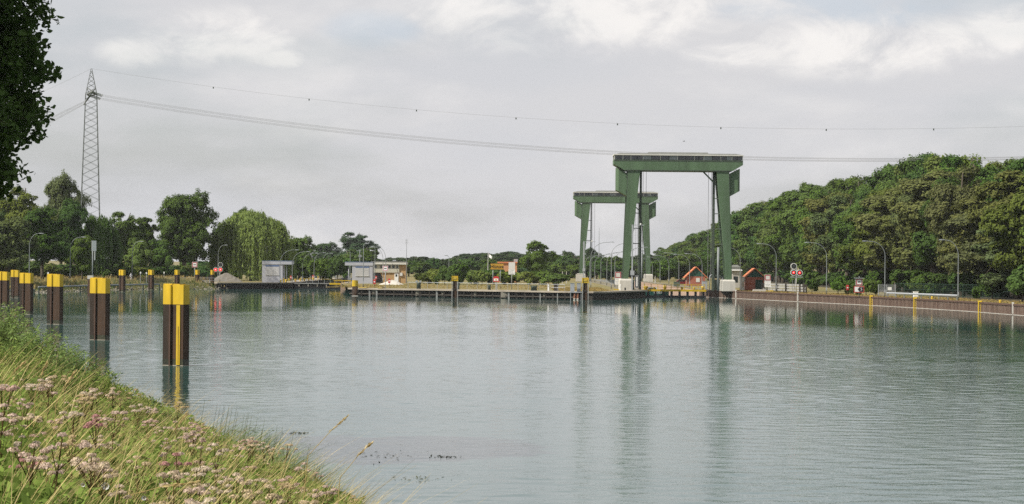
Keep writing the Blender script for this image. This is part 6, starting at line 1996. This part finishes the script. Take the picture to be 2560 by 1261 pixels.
# ================================================================== left bank details
# tall dry grass on the far left bank and short grass on the quays
def far_grass(name, polys, n, h0, h1, w, col, label):
    pts = []
    areas = [abs((b[0] - a[0]) * (b[1] - a[1])) for a, b in polys]
    for (a, b), ar in zip(polys, areas):
        m = max(50, int(n * ar / sum(areas)))
        xs = rng.uniform(a[0], b[0], m); ys = rng.uniform(a[1], b[1], m)
        for x, y in zip(xs, ys): pts.append((x, y))
    pts = np.array(pts)
    return pts
SP = np.array([(p.x, p.y) for p in sp]); SNN = np.array([(q_.x, q_.y) for q_ in sn])
sel = SP[:, 1] > 395
pts = []
for i in range(9000):
    j = rng.choice(np.where(sel)[0]); d = rng.uniform(1.5, 26)
    x, y = SP[j] + SNN[j] * d + rng.normal(size=2) * 1.5
    pts.append((x, y, bank_z(d, y) - 0.1))
pts = np.array(pts)
v, f = blades(pts, rng.uniform(0.4, 1.0, len(pts)), rng.uniform(0.10, 0.22, len(pts)), 0.2, 0.3, 2)
g = tag(link('dry_grass', mesh_np('dry_grass', v, f), 'herb'), 'tall straw-coloured grass on the far left bank', 'grass', kind='stuff'); g.color = (0.40, 0.31, 0.13, 1)
pts2 = []
for i in range(1500):
    j = rng.choice(np.where(sel)[0]); d = rng.uniform(0.8, 5)
    x, y = SP[j] + SNN[j] * d + rng.normal(size=2) * 1.0
    pts2.append((x, y, bank_z(d, y) - 0.1))
pts2 = np.array(pts2)
v, f = blades(pts2, rng.uniform(0.4, 0.9, len(pts2)), rng.uniform(0.15, 0.35, len(pts2)), 0.3, 0.2, 2)
g = tag(link('waterside_weeds', mesh_np('waterside_weeds', v, f), 'herb'), 'green weeds along the water line of the far left bank', 'weeds', kind='stuff'); g.color = (0.11, 0.15, 0.05, 1)
# stone riprap
vs, fs = [], []
ico = [(0, 0, 1), (0.9, 0, 0.3), (0.28, 0.85, 0.3), (-0.72, 0.53, 0.3), (-0.72, -0.53, 0.3), (0.28, -0.85, 0.3), (0, 0, -0.8)]
icf = [(0, 1, 2), (0, 2, 3), (0, 3, 4), (0, 4, 5), (0, 5, 1), (6, 2, 1), (6, 3, 2), (6, 4, 3), (6, 5, 4), (6, 1, 5)]
rs = MB()
for i in range(1100):
    j = rng.choice(np.where(SP[:, 1] > 380)[0]); d = rng.uniform(-0.8, 1.3)
    x, y = SP[j] + SNN[j] * d + rng.normal(size=2) * 1.2
    s = rng.uniform(0.12, 0.34); a = rng.uniform(0, 6.28)
    ca, sa = math.cos(a), math.sin(a)
    rs.add([(x + s * (px_ * ca - py_ * sa) * rng.uniform(0.7, 1.2), y + s * (px_ * sa + py_ * ca), max(bank_z(d, y), -0.1) + s * pz_ * 0.6) for px_, py_, pz_ in ico], icf)
tag(rs.build('riprap_stones', 'stone'), 'pale riprap stones along the far left water line', 'stones', kind='stuff')
# quay grass
pts = []
def strip(n, fn):
    for i in range(n): pts.append(fn())
RWp = resample([p for p in RIGHT if p[1] > 290], 1.0); RWn = normals(RWp)
def f1():
    j = rng.integers(0, len(RWp)); d = -rng.uniform(0.9, 11)
    return (RWp[j].x + RWn[j].x * d, RWp[j].y + RWn[j].y * d, ZG)
strip(5200, f1)
strip(3800, lambda: (rng.uniform(8, 19), rng.uniform(447, 520), ZG))
strip(2500, lambda: (rng.uniform(-28, 8), rng.uniform(472, 560), ZG))
strip(900, lambda: (rng.uniform(-37, -27), rng.uniform(472, 540), ZG))
pts = np.array(pts)
v, f = blades(pts, rng.uniform(0.05, 0.22, len(pts)), rng.uniform(0.12, 0.3, len(pts)), 0.3, 0.2, 2)
g = tag(link('quay_grass', mesh_np('quay_grass', v, f), 'herb'), 'short dry grass on the quays and the island', 'grass', kind='stuff'); g.color = (0.33, 0.25, 0.095, 1)
# small posts and a notice on the left bank
for px, Y, r0, lab in ((120, 470, 681, 'tiny white-headed post between the left dolphins'), (351, 535, 680, 'thin post right of the cyclist, left one'), (366, 538, 681, 'thin post right of the cyclist, right one'), (410, 560, 680, 'white tag on a thin post in front of the green screen')):
    t = thing('marker_post', lab, 'post', base(px, Y, 2.0 if px < 300 else 1.6), 0, 'thin posts on the left bank')
    h = at(px, r0, Y).z - t.location.z
    MB().tube([(0, 0, -0.2), (0, 0, h)], 0.06, 6).build('post', 'galv', t)
    MB().box(-0.14, 0.14, -0.06, 0.0, h - 0.4, h).build('plate', 'white', t)
t = thing('screen_fence', 'dark green screen fence in front of the dark round tree', 'fence', base(415, 585, ZG))
MB().box(-2.6, 2.9, 0, 0.06, 0.05, 2.2).build('screen', 'fence_green', t)
for x in (-2.6, -0.7, 1.1, 2.9):
    MB().box(x - 0.05, x + 0.05, -0.06, 0.0, 0, 2.3).build('post', 'fence_green', t)
t = thing('timber_stack', 'stack of dark timbers beside the red signal on the left bank', 'timber stack', base(513, 578, ZG))
for r_ in range(3):
    for c_ in range(2):
        MB().box(-1.3, 1.2, c_ * 0.55, c_ * 0.55 + 0.5, r_ * 0.42, r_ * 0.42 + 0.38).build('timber', 'dark_timber' if r_ else 'timber', t)

# ================================================================== cyclist
p = base(327, 530, 1.95)
bk = thing('bicycle', 'bicycle ridden along the left bank behind the far dolphins', 'bicycle', p)
for x in (-0.52, 0.52):
    w_ = MB()
    w_.tube([(x + 0.33 * math.cos(a), 0, 0.34 + 0.33 * math.sin(a)) for a in np.linspace(0, 6.283, 17)], 0.02, 5, False)
    wh = w_.build('wheel', 'rubber', bk)
    MB().tube([(x, -0.05, 0.34), (x, 0.05, 0.34)], 0.04, 6).build('hub', 'galv', wh)
MB().tube([(-0.52, 0, 0.34), (-0.1, 0, 0.32), (-0.18, 0, 0.86)], 0.02, 5).tube([(-0.1, 0, 0.32), (0.42, 0, 0.82), (-0.15, 0, 0.78)], 0.02, 5).tube([(0.52, 0, 0.34), (0.40, 0, 1.0)], 0.02, 5).build('frame', 'black', bk)
MB().tube([(0.32, -0.25, 1.03), (0.42, 0, 1.02), (0.32, 0.25, 1.03)], 0.018, 5).build('handlebar', 'galv', bk)
MB().box(-0.32, -0.06, -0.08, 0.08, 0.86, 0.92).build('saddle', 'black', bk)
def person_mesh():
    # joints: pelvis first, then spine, head, arms to the handlebar, legs to the pedals
    V = [(-0.18, 0, 0.98), (-0.10, 0, 1.20), (0.0, 0, 1.42), (0.04, 0, 1.52), (0.08, 0, 1.66),
         (0.0, -0.19, 1.40), (0.14, -0.24, 1.17), (0.32, -0.23, 1.05), (0.0, 0.19, 1.40), (0.14, 0.24, 1.17), (0.32, 0.23, 1.05),
         (-0.14, -0.10, 0.93), (0.16, -0.11, 0.72), (0.02, -0.11, 0.30), (0.12, -0.11, 0.24), (-0.14, 0.10, 0.93), (0.14, 0.11, 0.80), (-0.02, 0.11, 0.42), (0.10, 0.11, 0.37)]
    E = [(0, 1), (1, 2), (2, 3), (3, 4), (2, 5), (5, 6), (6, 7), (2, 8), (8, 9), (9, 10), (0, 11), (11, 12), (12, 13), (13, 14), (0, 15), (15, 16), (16, 17), (17, 18)]
    rad = [0.15, 0.16, 0.17, 0.06, 0.11, 0.075, 0.05, 0.04, 0.075, 0.05, 0.04, 0.10, 0.075, 0.05, 0.045, 0.10, 0.075, 0.05, 0.045]
    me = bpy.data.meshes.new('person'); me.from_pydata(V, E, []); me.update()
    o = bpy.data.objects.new('person', me); COL.objects.link(o)
    bm_ = bmesh.new(); bm_.from_mesh(me)
    lay = bm_.verts.layers.skin.verify()
    bm_.verts.ensure_lookup_table()
    for i, vv in enumerate(bm_.verts):
        vv[lay].radius = (rad[i], rad[i]); vv[lay].use_root = (i == 0)
    bm_.to_mesh(me); bm_.free()
    o.modifiers.new('skin', 'SKIN')
    o.modifiers.new('sub', 'SUBSURF').levels = 1
    o.modifiers['sub'].render_levels = 1
    me.materials.append(M['cloth_white'])
    tag(o, 'person in a pale shirt riding a bicycle along the left bank', 'person')
    return o
try:
    pr = person_mesh(); pr.location = p
    hb_ = MB().ball((0.08, 0, 1.70), 0.115, 8, 6, 1.1).build('hair', 'dark_timber', pr, True)
except Exception as e:
    print('person', e)

# ================================================================== pylon and power lines
PB = base(224, 560, ZG)
pz = lambda py: at(226, py, 560).z - ZG
t = thing('pylon', 'tall steel lattice pylon behind the left bank trees', 'pylon', PB, R(12))
ztop, zarm, zwaist = pz(172), pz(236), pz(222)
def half(z):          # half width of the tower at height z
    if z <= zarm: return 2.65 + (1.28 - 2.65) * z / zarm
    return max(0.12, 1.28 * (1 - (z - zarm) / (ztop - zarm)) + 0.05)
legs = MB()
for sx in (-1, 1):
    for sy in (-1, 1):
        MB().bar((sx * half(0), sy * half(0), -0.3), (sx * half(zarm), sy * half(zarm), zarm), 0.15).bar((sx * half(zarm), sy * half(zarm), zarm), (sx * 0.1, sy * 0.1, ztop), 0.11).build('leg', 'pylon', t)
lat = MB()
z = 0.0
while z < ztop - 1.2:
    dz = max(1.0, half(z) * 1.0)
    z2 = min(z + dz, ztop - 0.5)
    a, b = half(z), half(z2)
    for s in (-1, 1):
        lat.bar((-a, s * a, z), (b, s * b, z2), 0.055); lat.bar((a, s * a, z), (-b, s * b, z2), 0.055)
        lat.bar((s * a, -a, z), (s * b, b, z2), 0.055); lat.bar((s * a, a, z), (s * b, -b, z2), 0.055)
    z = z2
tag(lat.build('lattice_braces', 'pylon', t), kind='stuff')
ARM = 8.6
ca = MB()
for s in (-1, 1):
    ca.bar((s * 0.9, -1.2, zarm), (0, -ARM, zarm + 0.1), 0.26).bar((s * 0.9, 1.2, zarm), (0, ARM, zarm + 0.1), 0.26)
    ca.bar((s * 0.9, -1.0, zwaist), (0, -ARM, zarm + 0.2), 0.12).bar((s * 0.9, 1.0, zwaist), (0, ARM, zarm + 0.2), 0.12)
for i in range(1, 7):
    f_ = i / 7
    y = 1.2 + (ARM - 1.2) * f_
    w_ = 0.9 * (1 - f_)
    for sgn in (-1, 1):
        ca.bar((-w_, sgn * y, zarm), (w_, sgn * y, zarm), 0.14)
ca.build('crossarm', 'pylon', t)
from mathutils import Matrix
rotm = Matrix.Rotation(R(12), 3, 'Z')
def pw(x, y, z): return Vector(PB) + rotm @ Vector((x, y, z))
LINE = rotm @ Vector((1, -0.26 + math.tan(R(0)), 0))
def wire(a, b, sag, r, name, label, n=40, group='overhead power lines', balls=()):
    a, b = Vector(a), Vector(b)
    pts_ = [a.lerp(b, i / n) - Vector((0, 0, 4 * sag * (i / n) * (1 - i / n))) for i in range(n + 1)]
    t_ = thing(name, label, 'power line', a, 0, group)
    MB().tube([q_ - a for q_ in pts_], r, 4).build('cable', 'cable', t_)
    for px_ in balls:
        j = min(range(len(pts_)), key=lambda i: abs(CX + FPX * pts_[i].x / pts_[i].y - px_))
        c_ = pts_[j] - a
        MB().box(c_.x - 0.13, c_.x + 0.13, c_.y - 0.05, c_.y + 0.05, c_.z - 0.42, c_.z - 0.02).build('line_marker', 'dark_steel', t_)
    return t_
top = pw(0, 0, ztop)
END = Vector((262, 480, 0))
wire(top, END + Vector((0, 0, top.z + 1.0)), 15.25, 0.018, 'earth_wire', 'single upper power line with small hanging markers across the sky', 160, balls=(531, 776, 1036, 1283, 1540, 1797, 2072, 2342))
offs = [(-8.4, 0), (-5.6, 1), (-2.8, 2), (2.8, 3), (5.6, 4), (8.4, 5)]
ords = ('first', 'second', 'third', 'fourth', 'fifth', 'sixth')
for y_, i in offs:
    ap = pw(0, y_, zarm)
    s0 = ap + Vector((2.4, -0.5, -0.7))
    ins = thing('insulator', f'{ords[i]} insulator string on the right side of the pylon arm, nearest first', 'insulator', ap, 0, 'insulator strings on the pylon')
    MB().tube([(0, 0, 0), tuple(s0 - ap)], 0.09, 6).build('string', 'dark_steel', ins)
    MB().tube([tuple((s0 - ap) * 0.9), tuple(s0 - ap)], 0.15, 6).build('clamp', 'galv', ins)
    e = END + Vector((y_ * 0.12, y_, s0.z + 0.9))
    wire(s0, e, 15.25, 0.022, 'conductor', f'{ords[i]} conductor of the lower power line bundle to the right', 60)
    s1_ = ap + Vector((-1.7, 1.2, -1.9))
    ins = thing('insulator', f'{ords[i]} insulator string hanging down on the left side of the pylon arm, nearest first', 'insulator', ap, 0, 'insulator strings on the pylon')
    MB().tube([(0, 0, 0), tuple(s1_ - ap)], 0.10, 6).build('string', 'dark_steel', ins)
    MB().tube([tuple((s1_ - ap) * 0.9), tuple(s1_ - ap)], 0.16, 6).build('clamp', 'galv', ins)
    wire(s1_, (-285 + y_ * 0.8, 960 + y_ * 0.5, 36), 7, 0.022, 'conductor', f'{ords[i]} conductor running from the pylon down to the left', 30)
wire(top, (-285, 960, 48), 6, 0.018, 'earth_wire', 'single power line from the pylon top down to the left', 30)

# ================================================================== small things
bd = thing('bird', 'tiny dark bird flying above the near gantry', 'bird', at(1710, 354, 420))
MB().loft([[(-0.22, -0.03, 0), (-0.22, 0.03, 0), (-0.22, 0, 0.03)], [(0, -0.06, -0.03), (0, 0.06, -0.03), (0, 0, 0.06)], [(0.2, -0.02, 0.02), (0.2, 0.02, 0.02), (0.2, 0, 0.05)]]).build('body', 'black', bd)
for s in (-1, 1):
    MB().add([(-0.06, 0.04 * s, 0.03), (0.1, 0.04 * s, 0.03), (0.02 + 0.1 * s, 0.42 * s, 0.12), (0.1 * s - 0.25 * s, 0.5 * s, 0.08)], [(0, 1, 2, 3)]).build('wing', 'black', bd)
# floating weed on the water
fw = []
def weed(px, py, w, d, n, label):
    c = on(px, py, 0.0)
    P_ = np.stack([c.x + rng.normal(size=n) * w, c.y + rng.normal(size=n) * d, np.full(n, 0.012)], 1)
    v, f = leaf_quads(P_, unit(np.stack([rng.normal(size=n) * 0.2, rng.normal(size=n) * 0.2, np.ones(n)], 1)), rng.uniform(0.02, 0.09, n), rng, 0.35)
    g_ = tag(link('floating_weed', mesh_np('floating_weed', v, f), 'herb'), label, 'weed', kind='stuff'); g_.color = (0.11, 0.115, 0.07, 1)
weed(985, 1140, 0.55, 1.1, 50, 'patch of brown weed floating right of the reeds, upper one')
weed(1110, 1143, 0.25, 0.25, 60, 'small streak of brown weed floating right of the upper patch')
weed(1035, 1198, 0.40, 0.7, 45, 'patch of brown weed floating right of the reeds, lower one')
weed(615, 1078, 0.7, 0.7, 110, 'streak of brown weed floating behind the left reeds')
weed(750, 1083, 0.25, 0.2, 60, 'short streak of brown weed floating right of the striped dolphin')
weed(240, 882, 0.9, 1.0, 120, 'streak of brown weed floating by the second dolphin')

# ================================================================== hazy summer air
hz_ = bpy.data.materials.new('summer_haze')
hz_.use_nodes = True
nt = hz_.node_tree; nt.nodes.clear()
ho = nt.nodes.new('ShaderNodeOutputMaterial')
pv = nt.nodes.new('ShaderNodeVolumePrincipled')
pv.inputs['Color'].default_value = (0.92, 0.95, 1.0, 1)
pv.inputs['Density'].default_value = 0.00005
pv.inputs['Anisotropy'].default_value = 0.2
nt.links.new(pv.outputs['Volume'], ho.inputs['Volume'])
hb = MB().box(-900, 900, -700, 2600, -3.5, 62).mesh('haze')
tag(link('haze', hb, hz_), 'thin summer haze over the canal', None, kind='stuff')
